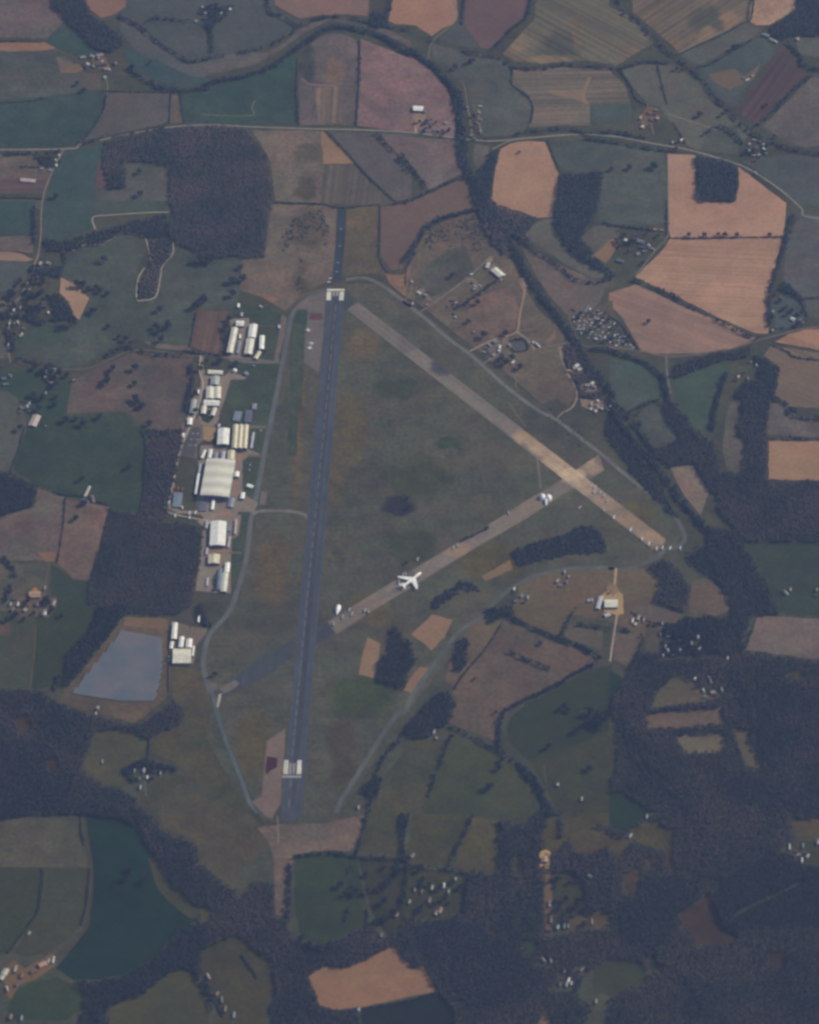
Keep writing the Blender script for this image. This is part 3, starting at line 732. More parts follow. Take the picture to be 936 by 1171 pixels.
n_ = 46
for i in range(n_):
    a, b = i / n_, (i + .7) / n_
    ax, ay, bx, by = x0 + (x1 - x0) * a, y0 + (y1 - y0) * a, x0 + (x1 - x0) * b, y0 + (y1 - y0) * b
    mark(f'P:{ax-.25:.2f},{ay:.2f} {ax+.25:.2f},{ay:.2f} {bx+.25:.2f},{by:.2f} {bx-.25:.2f},{by:.2f}', WM4, 'centre_line_dash')
for k_ in (892, 915): mark(f'P:{332.2 - (k_-892)*.08:.2f},{k_} {332.9 - (k_-892)*.08:.2f},{k_} {332.4 - (k_-892)*.08:.2f},{k_+9} {331.6 - (k_-892)*.08:.2f},{k_+9}', WM4, 'centre_line_dash')
mark('P:373.6,345 373.9,345 322.6,925 322.3,925', WM3, 'edge_line'); mark('P:392.9,345 393.2,345 343.7,925 343.4,925', WM3, 'edge_line')

# ---- industrial yards
H((122, 114, 114), 'c', 'a:545,300 700,290 700,340 690,440 660,600 540,590 575,400', 'yard')
H((110, 104, 110), 'c', 'a:500,590 560,585 760,600 880,620 930,600 930,640 840,640 700,640 560,620', 'yard')
H((122, 114, 114), 'c', 'm:390,215 412,215 410,330 450,380 600,385 660,330 700,370 800,400 775,420 650,425 600,600 560,700 540,800 500,840 380,830 350,700 300,800 220,936 200,936 280,700 330,540 385,480', 'yard')
H((64, 78, 80), 'g', 'm:370,720 380,690 520,700 500,770 450,815 400,790', 'grass_patch')
H((110, 102, 106), 'c', 'b:190,160 290,100 340,180 350,290 300,330 300,430 180,400 170,300', 'yard')
H((84, 85, 98), 't', 'b:225,230 270,190 325,190 335,250 300,320 285,420 185,395 195,320', 'car_park')
H((142, 122, 108), 's', 'b:345,180 450,190 435,275 395,300 352,285', 'yard')
H((122, 114, 114), 'c', 'b:330,330 440,330 700,360 790,400 690,420 650,450 650,700 770,770 740,840 620,840 560,936 400,936 330,860 150,850 60,800 60,740 110,640 130,640 90,760 180,830 300,830 300,720 290,600', 'yard')
H((138, 112, 108), 'c', 'b:590,400 660,410 640,460 600,440', 'yard')
H((134, 112, 112), 'c', 'b:590,590 630,600 620,720 570,720', 'yard')
H((144, 116, 112), 'c', 'b:440,850 560,830 560,936 420,936', 'yard')
H((122, 114, 114), 'c', 'c:300,110 420,60 640,60 620,220 570,240 560,440 560,660 420,655 290,640 300,560 330,300 350,150', 'yard')
H((134, 112, 110), 'c', 'c:400,300 550,310 545,345 400,345', 'yard')
H((106, 98, 100), 'c', 'd:100,130 260,180 380,190 370,230 290,330 280,460 90,460', 'yard')
H((108, 104, 108), 'c', 'b:790,680 840,680 825,785 780,785', 'concrete_strip')
for s_ in ('b:690,175 830,180 830,200 690,200', 'b:690,400 790,400 790,418 690,418', 'a:770,350 930,352 930,356 770,354', 'c:540,340 640,345 640,360 540,355'):
    H((104, 98, 102), 'c', s_, 'concrete_strip')
# ---- annex ground
F((92, 87, 86), 'm', '!B3:105,135 200,85 320,52 410,200 500,280 520,340 600,480 690,560 740,635 690,650 720,740 780,860 740,920 690,880 620,905 500,800 400,720 200,560 60,450 15,430 35,250')
F((102, 90, 90), 'm', 'B3:300,440 480,380 520,480 500,570 380,600 290,560')
F((78, 82, 84), 'm', 'B3:50,460 90,300 200,220 280,200 330,330 180,410')
H((84, 86, 100), 't', 't:415,300 545,270 575,350 450,385', 'hard_standing')
H((70, 78, 92), 't', 't:160,330 230,300 290,400 220,430 130,450 120,390', 'hard_standing')
F((120, 102, 96), 's', 't:780,300 880,170 890,240 800,310')

for c_, s_ in (((118, 108, 106), 'B3:285,350 310,335 355,385 330,400 300,380'), ((126, 116, 112), 'B3:370,265 395,245 405,260 385,285'), ((120, 110, 108), 'B3:375,290 410,280 470,325 440,355'), ((112, 104, 104), 'B3:55,400 95,385 130,440 110,445 90,415 70,425'),
               ((122, 110, 104), 'B3:520,345 548,340 560,390 545,405 525,380'), ((112, 102, 102), 'B3:440,600 475,595 470,640 445,640'), ((104, 98, 102), 'B3:375,660 430,610 445,660 400,690'), ((106, 98, 100), 'B3:195,430 240,420 250,455 205,470'),
               ((124, 112, 106), 'B3:690,650 715,645 725,690 705,700'), ((116, 106, 104), 'B3:740,750 800,720 805,765 760,770'), ((114, 104, 104), 'B3:790,820 860,795 870,850 800,850'), ((122, 108, 104), 'B3:790,880 900,890 930,925 830,930 800,915')):
    F(c_, 's', '!' + s_, name='hard_standing')
# ---- tracks and roads
road((130, 124, 125), 'A1:0,668 280,664 350,646 430,628 560,600 740,568 936,556 A2:250,566 500,574 700,578 936,590 A3:120,600 270,618 400,628 560,615 760,600 936,607 A4:200,640 330,662 480,702 600,742 700,800 800,875 860,932 B4:900,72 936,102', 2.2)
road((116, 110, 110), 'A1:285,664 240,752 200,850 185,936 B1:182,150 170,240 150,290 120,370 60,480 40,560 36,640 46,720', 1.9)
road((104, 97, 95), 'A1:0,232 200,223 280,232 345,262 400,285', 1.3)
road((112, 106, 104), 'A1:470,300 472,340 480,390 462,490 400,590 345,642', 1.5)
road((98, 96, 100), 'B1:40,700 150,737 300,750 400,745 500,702 580,670 680,667 850,690 936,687 B2:120,702 270,715 340,722', 2.4)
road((156, 145, 138), 'B1:895,690 890,760 905,820 C1:880,30 850,100 800,230 765,400 738,460 760,495 900,525 936,530', 2.0)
for s_ in ('B1:425,125 415,72 500,62 640,52 760,48', 'B1:325,220 380,195 460,188 540,142 600,145 650,160', 'B1:650,165 660,205 672,262', 'B1:645,297 615,350 610,435 640,442 695,425 715,340 725,290 770,235 772,182', 'B1:375,150 385,190'):
    road((150, 140, 132), s_, 1.5, 'track', clear=True)
road((116, 104, 108), 'A1:760,797 936,802 A2:200,803 420,806', 0.8, 'track')
road((104, 98, 106), 'A1:800,795 800,890', 0.8, 'track')
road((82, 80, 100), 'B2:0,88 100,70 200,52 300,45', 1.0, 'track')
for s_, w_, c_ in (('B3:10,440 40,400 30,290', 1.1, (112, 102, 102)), ('B3:80,495 200,410 280,350 370,270', 1.8, (108, 100, 103)), ('B3:340,420 430,350 480,310 495,275', 1.4, (108, 106, 108)),
                   ('B3:300,670 400,620 455,605 510,580 524,500 545,400 535,350', 2.0, (138, 117, 108)), ('B3:510,580 590,570', 1.3, (112, 106, 106)), ('B3:510,582 560,625 590,665', 3.2, (116, 104, 100)), ('B3:590,665 640,650 750,632', 1.3, (104, 102, 104)),
                   ('B3:360,725 430,680 440,660', 1.6, (106, 102, 104)), ('B3:440,780 500,742 600,685', 1.3, (98, 94, 96)), ('B3:490,750 505,790 505,830', 1.2, (100, 96, 98)),
                   ('B3:700,650 722,740 760,810 778,865 760,915 725,940', 2.0, (128, 113, 106)), ('B3:780,870 850,878 890,900', 1.4, (112, 104, 102)), ('C3:720,40 690,70', 1.6, (118, 108, 104)),
                   ('B3:280,355 330,385', 1.4, (114, 106, 104)), ('B3:90,400 130,445', 1.4, (114, 106, 104)), ('B3:450,605 450,650', 2.2, (112, 100, 102)),
                   ('C3:470,0 550,110', 1.0, (104, 98, 96)), ('C3:598,240 612,340 615,385', 1.0, (120, 112, 108)), ('D4:45,0 20,150 5,260', 1.9, (140, 128, 120)), ('C4:32,740 22,850', 2.4, (150, 130, 112)),
                   ('C4:30,0 60,50 130,150 200,255 300,400', 1.4, (72, 82, 96)), ('D4:655,40 620,120 600,175', 1.2, (86, 92, 104)), ('C4:480,350 520,480 540,560', 1.0, (66, 76, 92)),
                   ('E4:545,455 640,400 740,355 880,285', 1.6, (66, 78, 90)), ('B4:262,0 262,150 210,215 120,330', 1.4, (106, 104, 104)), ('k:325,335 328,600 330,740', 1.3, (106, 104, 104)),
                   ('A4:170,462 190,560 200,600', 1.1, (112, 106, 106)), ('A4:262,508 400,552 480,580', 1.3, (114, 110, 108)), ('A4:640,170 760,185', 1.0, (98, 98, 98)),
                   ('A3:60,590 58,510 95,508 95,545 115,560', 1.7, (152, 134, 124)), ('A3:310,600 295,500 285,470', 1.4, (116, 106, 106)), ('A3:250,360 275,380 290,470', 1.2, (102, 100, 102)), ('A3:225,0 245,60 225,105 150,165 125,200 115,260', 1.4, (104, 100, 102)),
                   ('A3:350,590 338,500 345,470', 1.6, (118, 106, 104)), ('A3:400,665 460,635 500,620', 1.5, (122, 112, 106)), ('A3:490,300 488,370 560,432 585,480 568,560', 1.0, (106, 100, 100)),
                   ('A2:450,350 490,375 600,382', 1.3, (124, 108, 104)), ('A2:0,510 220,515 225,480 240,450', 1.1, (106, 100, 98)), ('A2:540,730 660,728', 1.0, (128, 112, 104)), ('A2:310,603 370,600', 0.9, (126, 112, 108)),
                   ('C1:290,420 270,560 250,720', 1.0, (98, 94, 94)), ('C1:400,372 375,425', 1.6, (118, 108, 104)), ('C1:120,100 80,220 50,305', 0.9, (94, 90, 92)), ('D1:160,100 150,250 135,380', 1.2, (88, 86, 86)), ('C1:220,720 200,830 185,936 D1:165,60', 1.3, (96, 90, 90)),
                   ('E1:375,0 395,140 412,250 405,400 375,520 320,590 240,640 160,690', 1.8, (78, 74, 82)), ('E1:210,250 190,380', 1.0, (86, 84, 86)), ('D1:755,260 752,400', 1.2, (104, 92, 90)), ('D1:640,730 650,860', 1.6, (92, 96, 104)),
                   ('B4:255,690 260,780 275,860', 2.0, (98, 98, 108)), ('B4:0,652 140,668 230,688 330,690 500,670 600,640 720,606 830,576 936,560', 1.8, (100, 95, 100)), ('B3:740,520 800,640 880,645 936,652', 1.0, (98, 96, 100)),
                   ('A1:0,875 190,884', 0.8, (100, 92, 94)), ('A4:70,270 20,290', 1.0, (130, 112, 104)), ('A4:310,235 610,92', 1.0, (118, 106, 100)), ('E3:640,240 655,330 660,480', 2.0, (84, 80, 84)), ('D3:630,720 640,800', 1.0, (88, 88, 88)),
                   ('d:85,440 95,560 80,690', 1.3, (104, 92, 92)), ('c:250,936 235,800 270,560', 1.4, (84, 80, 98)), ('d:230,0 232,160', 1.4, (84, 80, 98)), ('v:660,45 760,5 940,0', 1.0, (120, 112, 110)),
                   ('v:345,85 300,190', 1.8, (126, 116, 114)), ('v:270,290 230,370', 2.0, (134, 120, 114)), ('E2:340,10 345,130', 0.8, (120, 112, 112))):
    road(tuple(min(170, v + 7) for v in c_) if min(c_) > 94 else c_, s_, w_ * 1.12, 'track', clear=s_[:2] in ('B3', 'E4', 'D4', 'A3'))
F((150, 130, 108), 's', 'P:688,680 700,672 712,680 713,702 706,704 690,700', name='yard')
F((128, 110, 102), 's', 'P:693,672 697,668 703,668 709,676 700,682', name='yard')
F((170, 140, 108), 's', '!E3:612,170 632,160 660,165 655,245 612,240', name='yard')
F((104, 90, 90), 's', '!E3:635,250 660,260 672,470 640,540 628,400', name='yard')
F((112, 98, 94), 's', 'g:90,400 240,380 300,460 230,500 0,505', name='yard')
F((104, 94, 92), 's', 'g:400,300 480,250 600,300 650,420 650,480 560,470 440,420', name='yard')
F((106, 92, 92), 's', 'k:180,180 205,110 250,95 290,150 240,175 205,215', name='yard')
F((96, 88, 90), 's', 's:100,380 180,330 370,350 510,330 500,440 430,520 180,500', name='yard')
F((150, 112, 90), 's', 's:258,320 290,260 320,250 362,300 366,345 258,352', name='yard')
F((108, 92, 88), 's', 'E1:20,700 60,650 110,690 240,620 245,680 160,740 90,760 50,830 20,800', name='yard')
F((132, 116, 108), 's', 'A3:45,520 55,500 105,505 100,560 60,575', name='yard')
# ================================================================== BUILDINGS
def roofm(k, f=1.0):
    D = {'white': (0.72, 0.68, 0.55), 'cream': (0.62, 0.57, 0.41), 'yellow': (0.58, 0.50, 0.31), 'greenish': (0.34, 0.35, 0.29), 'grey': (0.22, 0.22, 0.24), 'pale': (0.38, 0.37, 0.36),
         'tan': (0.42, 0.33, 0.25), 'brown': (0.17, 0.115, 0.095), 'red': (0.24, 0.12, 0.09), 'slate': (0.10, 0.10, 0.12), 'orange': (0.56, 0.34, 0.20), 'green': (0.24, 0.33, 0.27), 'bluish': (0.15, 0.175, 0.19), 'bright': (0.80, 0.76, 0.62), 'dark': (0.07, 0.07, 0.09)}
    return plain('roof_' + k + ('' if f == 1 else '_weathered'), tuple(v * f for v in D[k]), rough=.6, var=.16, scale=.09)
WALL = {k: plain('wall_' + k, c, rough=.85, var=.1) for k, c in {'brick': (.20, .11, .08), 'render': (.40, .38, .34), 'metal': (.20, .21, .22), 'wood': (.11, .08, .06), 'steel': (.14, .15, .17)}.items()}
DOOR = plain('door_paint', (.07, .08, .10), rough=.6); GLASS = plain('window_glass', (.04, .05, .06), rough=.15, spec=.6)
CHIM = plain('chimney_brick', (.18, .09, .07)); TRIM = plain('trim', (.45, .45, .44)); LIGHTP = plain('rooflight', (.70, .71, .70), rough=.4)

def box_vf(x0, x1, y0, y1, z0, z1, V, Fc):
    b = len(V); V += [(x0, y0, z0), (x1, y0, z0), (x1, y1, z0), (x0, y1, z0), (x0, y0, z1), (x1, y0, z1), (x1, y1, z1), (x0, y1, z1)]
    Fc += [(b, b + 3, b + 2, b + 1), (b + 4, b + 5, b + 6, b + 7), (b, b + 1, b + 5, b + 4), (b + 1, b + 2, b + 6, b + 5), (b + 2, b + 3, b + 7, b + 6), (b + 3, b, b + 4, b + 7)]

def part_box(name, boxes, mat, parent):
    V, Fc = [], []
    for b in boxes: box_vf(*b, V, Fc)
    return mesh_py(name, V, Fc, mat, parent)

def ridge_roof(name, L, W, z, rise, mat, parent, over=.5, spans=1, curved=False):
    """pitched (or barrel) roof along x, with thickness; spans > 1 gives parallel ridges"""
    V, Fc = [], []; sw = W / spans
    for s in range(spans):
        y0 = -W / 2 + s * sw; prof = []
        k = 8 if curved else 2
        for i in range(k + 1):
            t = i / k; yy = y0 + sw * t; h = rise * (math.sin(math.pi * t) if curved else 1 - abs(2 * t - 1)); prof.append([yy, z + h])
        if s == 0: prof[0][0] -= over
        if s == spans - 1: prof[-1][0] += over
        b = len(V); n = len(prof)
        for x in (-L / 2 - over, L / 2 + over):
            for yy, zz in prof: V.append((x, yy, zz))
            for yy, zz in prof: V.append((x, yy, zz - .3))
        m = 2 * n
        for i in range(n - 1):
            Fc.append((b + i, b + m + i, b + m + i + 1, b + i + 1)); Fc.append((b + n + i + 1, b + m + n + i + 1, b + m + n + i, b + n + i))
            Fc.append((b + i, b + i + 1, b + n + i + 1, b + n + i)); Fc.append((b + m + i + 1, b + m + i, b + m + n + i, b + m + n + i + 1))
        Fc.append((b, b + n, b + m + n, b + m)); Fc.append((b + n - 1, b + m + n - 1, b + m + 2 * n - 1, b + 2 * n - 1))
    return mesh_py(name, V, Fc, mat, parent)

def gable_walls(L, W, z, rise, mat, parent, spans=1, curved=False, name='wall'):
    V, Fc = [], []
    box_vf(-L / 2, L / 2, -W / 2, W / 2, -1, z - .02, V, Fc)
    sw = W / spans
    for s in range(spans):
        y0 = -W / 2 + s * sw; k = 8 if curved else 2
        for x in (-L / 2, L / 2):
            b = len(V); V.append((x, y0, z - .05))
            for i in range(1, k): t = i / k; V.append((x, y0 + sw * t, z - .3 + rise * (math.sin(math.pi * t) if curved else 1 - abs(2 * t - 1))))
            V.append((x, y0 + sw, z - .05)); Fc.append(tuple(range(b, b + k + 1)))
    return mesh_py(name, V, Fc, mat, parent)

def place(p0, p1, wpx, h):
    """roof axis given by two photo pixels seen at height h -> base centre, heading, length"""
    a, b = G(*p0, h), G(*p1, h); c = (a + b) / 2; d = b - a
    return Vector((c.x, c.y, 0)), math.atan2(d.y, d.x), d.length

def hangar(s, wpx, h, roof, label, rise=None, spans=1, curved=False, wall='metal', name='hangar', lights=0, doors=True, cat='hangar', group='buildings of the airfield estate'):
    p = pts(s); c, rz, L = place(p[0], p[1], wpx, h); W = wpx * MPP
    c.z = ground_z(*p[0]) if False else 0.0
    e = empty(name, c, rz); tag(e, label, cat, group)
    rise = rise if rise is not None else min(W / spans * .16, 3.5)
    gable_walls(L, W, h, rise, WALL[wall], e, spans, curved)
    ridge_roof('roof', L, W, h, rise, roofm(roof), e, spans=spans, curved=curved)
    # the end towards the photographer carries the doors
    xe = L / 2 if math.sin(rz) < 0 else -L / 2; sg = 1 if xe > 0 else -1
    if doors:
        for j in range(max(1, spans)):
            y0 = -W / 2 + W / spans * j; y1 = y0 + W / spans
            m = (y1 - y0) * .14
            x_a, x_b = sorted((xe + sg * .05, xe + sg * .25))
            part_box('door', [(x_a, x_b, y0 + m, y1 - m, 0, h * .8)], DOOR, e)
    for j in range(lights):
        x = -L / 2 + L * (j + .5) / lights
        for sd in (-1, 1):
            y = sd * W * .25; zz = h + rise * .5 + .12
            V, Fc = [], []; dz = rise * .11 * sd
            V = [(x - .8, y - W * .11, zz + (rise * .22 if sd > 0 else -rise * .22)), (x + .8, y - W * .11, zz + (rise * .22 if sd > 0 else -rise * .22)), (x + .8, y + W * .11, zz - (rise * .22 if sd > 0 else -rise * .22)), (x - .8, y + W * .11, zz - (rise * .22 if sd > 0 else -rise * .22))]
            V = V + [(a, b, c2 - .15) for a, b, c2 in V]
            Fc = [(0, 1, 2, 3), (7, 6, 5, 4), (0, 4, 5, 1), (1, 5, 6, 2), (2, 6, 7, 3), (3, 7, 4, 0)]
            mesh_py('rooflight', V, Fc, LIGHTP, e)
    return e

HG = hangar
# upper estate
HG('a:602,330 662,333', 8.5, 7, 'white', 'square white roofed hall behind the long cream hangar')
HG('a:592,364 551,556', 7.0, 8, 'cream', 'long narrow cream hangar, leftmost of the upper estate', lights=6)
HG('a:628,470 610,560', 3.2, 4, 'grey', 'low grey lean-to along the long cream hangar', doors=False, name='shed', cat='shed')
HG('a:735,340 720,440', 9.0, 8, 'white', 'white roofed hangar, upper of the touching pair', lights=3)
HG('a:712,450 692,566', 9.2, 8, 'cream', 'cream roofed hangar, lower of the touching pair', lights=3)
HG('a:801,426 795,528', 5.4, 7, 'bright', 'bright narrow hangar at the right of the upper estate')
HG('a:782,546 748,600', 4.6, 5, 'yellow', 'tilted yellow roofed hut below the bright narrow hangar')
HG('a:620,180 618,208', 2.6, 5, 'bright', 'small white hut at the top of the upper estate', name='shed', cat='shed', doors=False)
HG('a:645,250 642,275', 2.4, 5, 'pale', 'small pale hut above the square white hall', name='shed', cat='shed', doors=False)
HG('a:632,415 630,445', 1.8, 4, 'bright', 'tiny white hut beside the long cream hangar', name='shed', cat='shed', doors=False)
HG('a:780,195 800,208', 2.0, 4, 'pale', 'small pale hut on the dark plot near the scrub field', name='shed', cat='shed', doors=False)
HG('a:928,345 930,368', 2.4, 4, 'pale', 'pale cabin on the concrete strip beside the taxiway', name='shed', cat='shed', doors=False)
HG('a:668,705 690,722', 4.0, 5, 'grey', 'grey hut at the end of the workshop spur', name='shed', cat='shed', doors=False)
# workshops
HG('m:450,350 582,358', 6.0, 6, 'cream', 'wide cream workshop, topmost of the workshop row', name='workshop', cat='workshop')
HG('m:517,392 513,468', 10.0, 7, 'greenish', 'square greenish workshop second in the workshop row', name='workshop', cat='workshop')
part_w = HG('m:503,485 498,588', 17.0, 9, 'cream', 'large cream hall in the middle of the workshop row', spans=2, name='workshop', cat='workshop', lights=4)
HG('m:414,624 552,630', 9.0, 7, 'white', 'wide white roofed workshop below the large cream hall', name='workshop', cat='workshop')
HG('m:418,655 408,724', 5.6, 6, 'cream', 'cream annexe at lower left of the workshop row', name='workshop', cat='workshop')
HG('m:515,672 490,738', 4.4, 6, 'cream', 'tilted cream annexe at lower right of the workshop row', name='workshop', cat='workshop')
HG('m:330,600 308,718', 6.0, 7, 'greenish', 'long dull green roofed workshop left of the row', name='workshop', cat='workshop')
HG('m:291,765 287,822', 5.4, 7, 'bright', 'bright white block at the corner of the estate road', name='workshop', cat='workshop')
HG('m:362,515 356,545', 3.6, 5, 'white', 'small white hut between road and workshops', name='shed', cat='shed', doors=False)
HG('m:232,900 226,936', 2.6, 5, 'white', 'narrow white hut beside the oval car park', name='shed', cat='shed', doors=False)
# main group
HG('b:508,200 500,322', 13.2, 10, 'white', 'big white roofed hangar left of the triple ridged one', lights=3)
HG('b:638,172 625,350', 17.6, 11, 'yellow', 'yellow hangar with three parallel ridges', rise=3.2, spans=3)
HG('b:486,438 436,716', 33.0, 16, 'cream', 'huge square cream assembly hangar', rise=2.6, spans=1, curved=True)
HG('b:566,368 560,440', 8.0, 9, 'yellow', 'yellow cream block on the back of the huge hangar')
HG('b:407,360 398,425', 4.0, 7, 'white', 'narrow white block behind the huge hangar', doors=False)
HG('b:448,385 442,436', 4.4, 6, 'grey', 'narrow grey block behind the huge hangar', doors=False)
HG('b:505,375 498,436', 4.6, 6, 'pale', 'pale block between two blocks behind the huge hangar', doors=False)
HG('b:365,365 338,425', 3.0, 6, 'white', 'slanting white store at the upper left of the huge hangar', name='store', cat='store', doors=False)
HG('b:330,470 318,540', 2.2, 6, 'pale', 'short white store close to the left wall of the huge hangar', name='store', cat='store', doors=False)
HG('b:316,545 292,700', 2.6, 6, 'bright', 'long thin white store along the huge hangar', name='store', cat='store', doors=False)
HG('b:608,530 604,568', 5.2, 7, 'bright', 'small bright white block right of the huge hangar', name='store', cat='store')
HG('b:655,690 646,735', 4.4, 6, 'bright', 'white hut at lower right of the huge hangar', name='store', cat='store')
HG('b:685,632 730,648', 4.2, 5, 'bright', 'white hut lying across beside the west taxiway', name='store', cat='store')
HG('b:428,745 418,820', 3.2, 5, 'bright', 'white shed standing in front of the huge hangar doors', name='store', cat='store', doors=False)
HG('b:160,690 148,800', 10.0, 4, 'bluish', 'flat blue grey building at the lower left corner of the yard', rise=.5, name='store', cat='store')
HG('b:600,895 596,936', 2.4, 5, 'tan', 'small tan store right of the lower white hangar', name='store', cat='store', doors=False)
HG('b:570,735 556,800', 6.5, 4, 'grey', 'low grey store right of the white shed', name='store', cat='store', doors=False)
HG('b:350,760 342,830', 9.0, 3.5, 'slate', 'low dark store left of the white shed', rise=.5, name='store', cat='store', doors=False)
HG('b:735,230 715,350', 2.6, 3.5, 'pale', 'narrow pale store beside the triple ridged hangar', name='store', cat='store', doors=False)
HG('b:620,70 600,140', 8.5, 4, 'bluish', 'flat blue grey hut above the triple ridged hangar', rise=.5, name='store', cat='store', doors=False)
HG('b:700,60 690,150', 8.0, 4, 'slate', 'flat dark hut nearest the taxiway above the triple ridges', rise=.5, name='store', cat='store', doors=False)
HG('b:745,10 738,50', 5.0, 4, 'grey', 'small grey hut in the grass above the triple ridges', rise=.5, name='store', cat='store', doors=False)
HG('b:472,165 466,190', 3.0, 4, 'pale', 'tiny pale hut behind the big white hangar', name='store', cat='store', doors=False)
# lower group
HG('c:468,108 458,292', 17.5, 10, 'white', 'white roofed hangar with a centre ridge in the lower group', lights=4)
HG('c:434,362 430,430', 12.6, 8, 'yellow', 'square yellow green roofed hangar below the white one')
HG('c:537,424 528,498', 5.2, 7, 'bright', 'bright end block of the long lower building')
HG('c:521,502 505,645', 6.4, 6, 'cream', 'long cream building at the lower right of the group')
HG('c:480,470 470,630', 5.0, 5, 'bluish', 'long blue grey shed left of the long cream building', name='store', cat='store', doors=False)
HG('c:600,115 592,205', 2.4, 5, 'tan', 'narrow tan store beside the white lower hangar', name='store', cat='store', doors=False)
HG('c:552,225 540,305', 2.2, 5, 'pale', 'narrow pale store below the tan one', name='store', cat='store', doors=False)
HG('c:378,112 372,160', 2.6, 5, 'pale', 'pale store left of the white lower hangar', name='store', cat='store', doors=False)
HG('c:380,310 374,360', 2.4, 5, 'pale', 'pale store left of the yellow green hangar', name='store', cat='store', doors=False)
HG('c:384,540 378,600', 2.2, 4, 'pale', 'small pale hut in the lowest yard', name='store', cat='store', doors=False)
HG('c:548,140 540,180', 5.0, 4, 'bluish', 'flat blue hut between white hangar and tan store', rise=.4, name='store', cat='store', doors=False)
# bottom group
HG('d:136,150 126,272', 5.6, 6, 'white', 'long white shed beside the solar field')
HG('d:113,292 104,345', 3.4, 5, 'white', 'short white shed below the long one by the solar field')
HG('d:188,255 178,335', 5.0, 7, 'white', 'narrow white hall behind the wide cream shed')
HG('d:245,272 238,338', 6.6, 7, 'white', 'pinkish white hall touching the wide cream shed')
HG('d:118,402 256,402', 22.0, 9, 'cream', 'wide cream shed, lowest of the airfield estate', rise=3.5)
HG('d:278,328 268,402', 2.0, 5, 'white', 'thin white shed right of the wide cream one', name='store', cat='store', doors=False)
HG('d:93,395 86,440', 2.2, 4, 'bluish', 'thin blue shed left of the wide cream one', name='store', cat='store', doors=False)
HG('d:317,90 314,142', 1.7, 5, 'bright', 'thin white mast hut in the copse by the taxiway', name='store', cat='store', doors=False)
# elsewhere on the field
HG('w:610,42 668,92', 8.5, 7, 'cream', 'large tan hall at the top of the annex', group='buildings of the annex')
HG('w:575,2 562,35', 4.0, 5, 'pale', 'pale hut left of the large annex hall', name='shed', cat='shed', group='buildings of the annex', doors=False)
HG('P:691,690 706,690', 12, 7, 'cream', 'cream barn in the middle of the sandy yard', name='barn', cat='barn', group=None)
HG('P:683,696 687,682', 5.0, 5, 'pale', 'pale grey lean-to shed left of the sandy yard', name='barn', cat='barn', group=None)
HG('P:691,704 697,702', 5.0, 5, 'pale', 'pale grey shed below the sandy yard barn', name='barn', cat='barn', group=None)
HG('C1:165,58 143,105', 9.5, 4, 'tan', 'pale tin roof alone at the corner of the teal field', name='barn', cat='barn', group=None, doors=False)
HG('A1:92,800 158,806', 5.5, 4, 'tan', 'flat tan barn in the brown strip by the lane', name='barn', cat='barn', group=None, doors=False)
HG('A3:48,481 92,483', 8.5, 7, 'white', 'white roofed barn north of the main road', name='barn', cat='barn', group=None, rise=2)
HG('A3:100,478 98,500', 2.6, 5, 'slate', 'dark lean-to right of the white roofed barn', name='barn', cat='barn', group=None, doors=False)
HG('C1:400,374 378,420', 3.0, 4, 'tan', 'narrow tan shed at the foot of the teal field', name='barn', cat='barn', group=None, doors=False)
HG('C1:368,432 390,450', 6.0, 4, 'slate', 'dark low barn beside the narrow tan shed', name='barn', cat='barn', group=None, doors=False)
HG('C1:410,415 418,445', 3.4, 4, 'brown', 'small brown barn right of the dark low barn', name='barn', cat='barn', group=None, doors=False)

# the huge roof is sheeted in broad bands of slightly different age
bm_ = plain('banded_roof', (.62, .58, .43), rough=.6, var=.06, scale=.05); nt = bm_.node_tree; tcb = nt.nodes.new('ShaderNodeTexCoord'); sx_ = nt.nodes.new('ShaderNodeSeparateXYZ')
nt.links.new(tcb.outputs['Object'], sx_.inputs[0]); wv = nt.nodes.new('ShaderNodeMath'); wv.operation = 'MULTIPLY'; wv.inputs[1].default_value = .155; nt.links.new(sx_.outputs[0], wv.inputs[0])
sn = nt.nodes.new('ShaderNodeMath'); sn.operation = 'SINE'; nt.links.new(wv.outputs[0], sn.inputs[0])
mrb = nt.nodes.new('ShaderNodeMapRange'); mrb.inputs[1].default_value = -1; mrb.inputs[3].default_value = .80; mrb.inputs[4].default_value = 1.08; nt.links.new(sn.outputs[0], mrb.inputs[0])
vb = nt.nodes.new('ShaderNodeVectorMath'); vb.operation = 'SCALE'; bs_ = nt.nodes['Principled BSDF'].inputs['Base Color']; nt.links.new(bs_.links[0].from_socket, vb.inputs[0]); nt.links.new(mrb.outputs[0], vb.inputs['Scale']); nt.links.new(vb.outputs[0], bs_)
for o in C.objects:
    if o.name.startswith('roof') and o.parent and 'huge square' in o.parent.get('label', ''): o.data.materials[0] = bm_
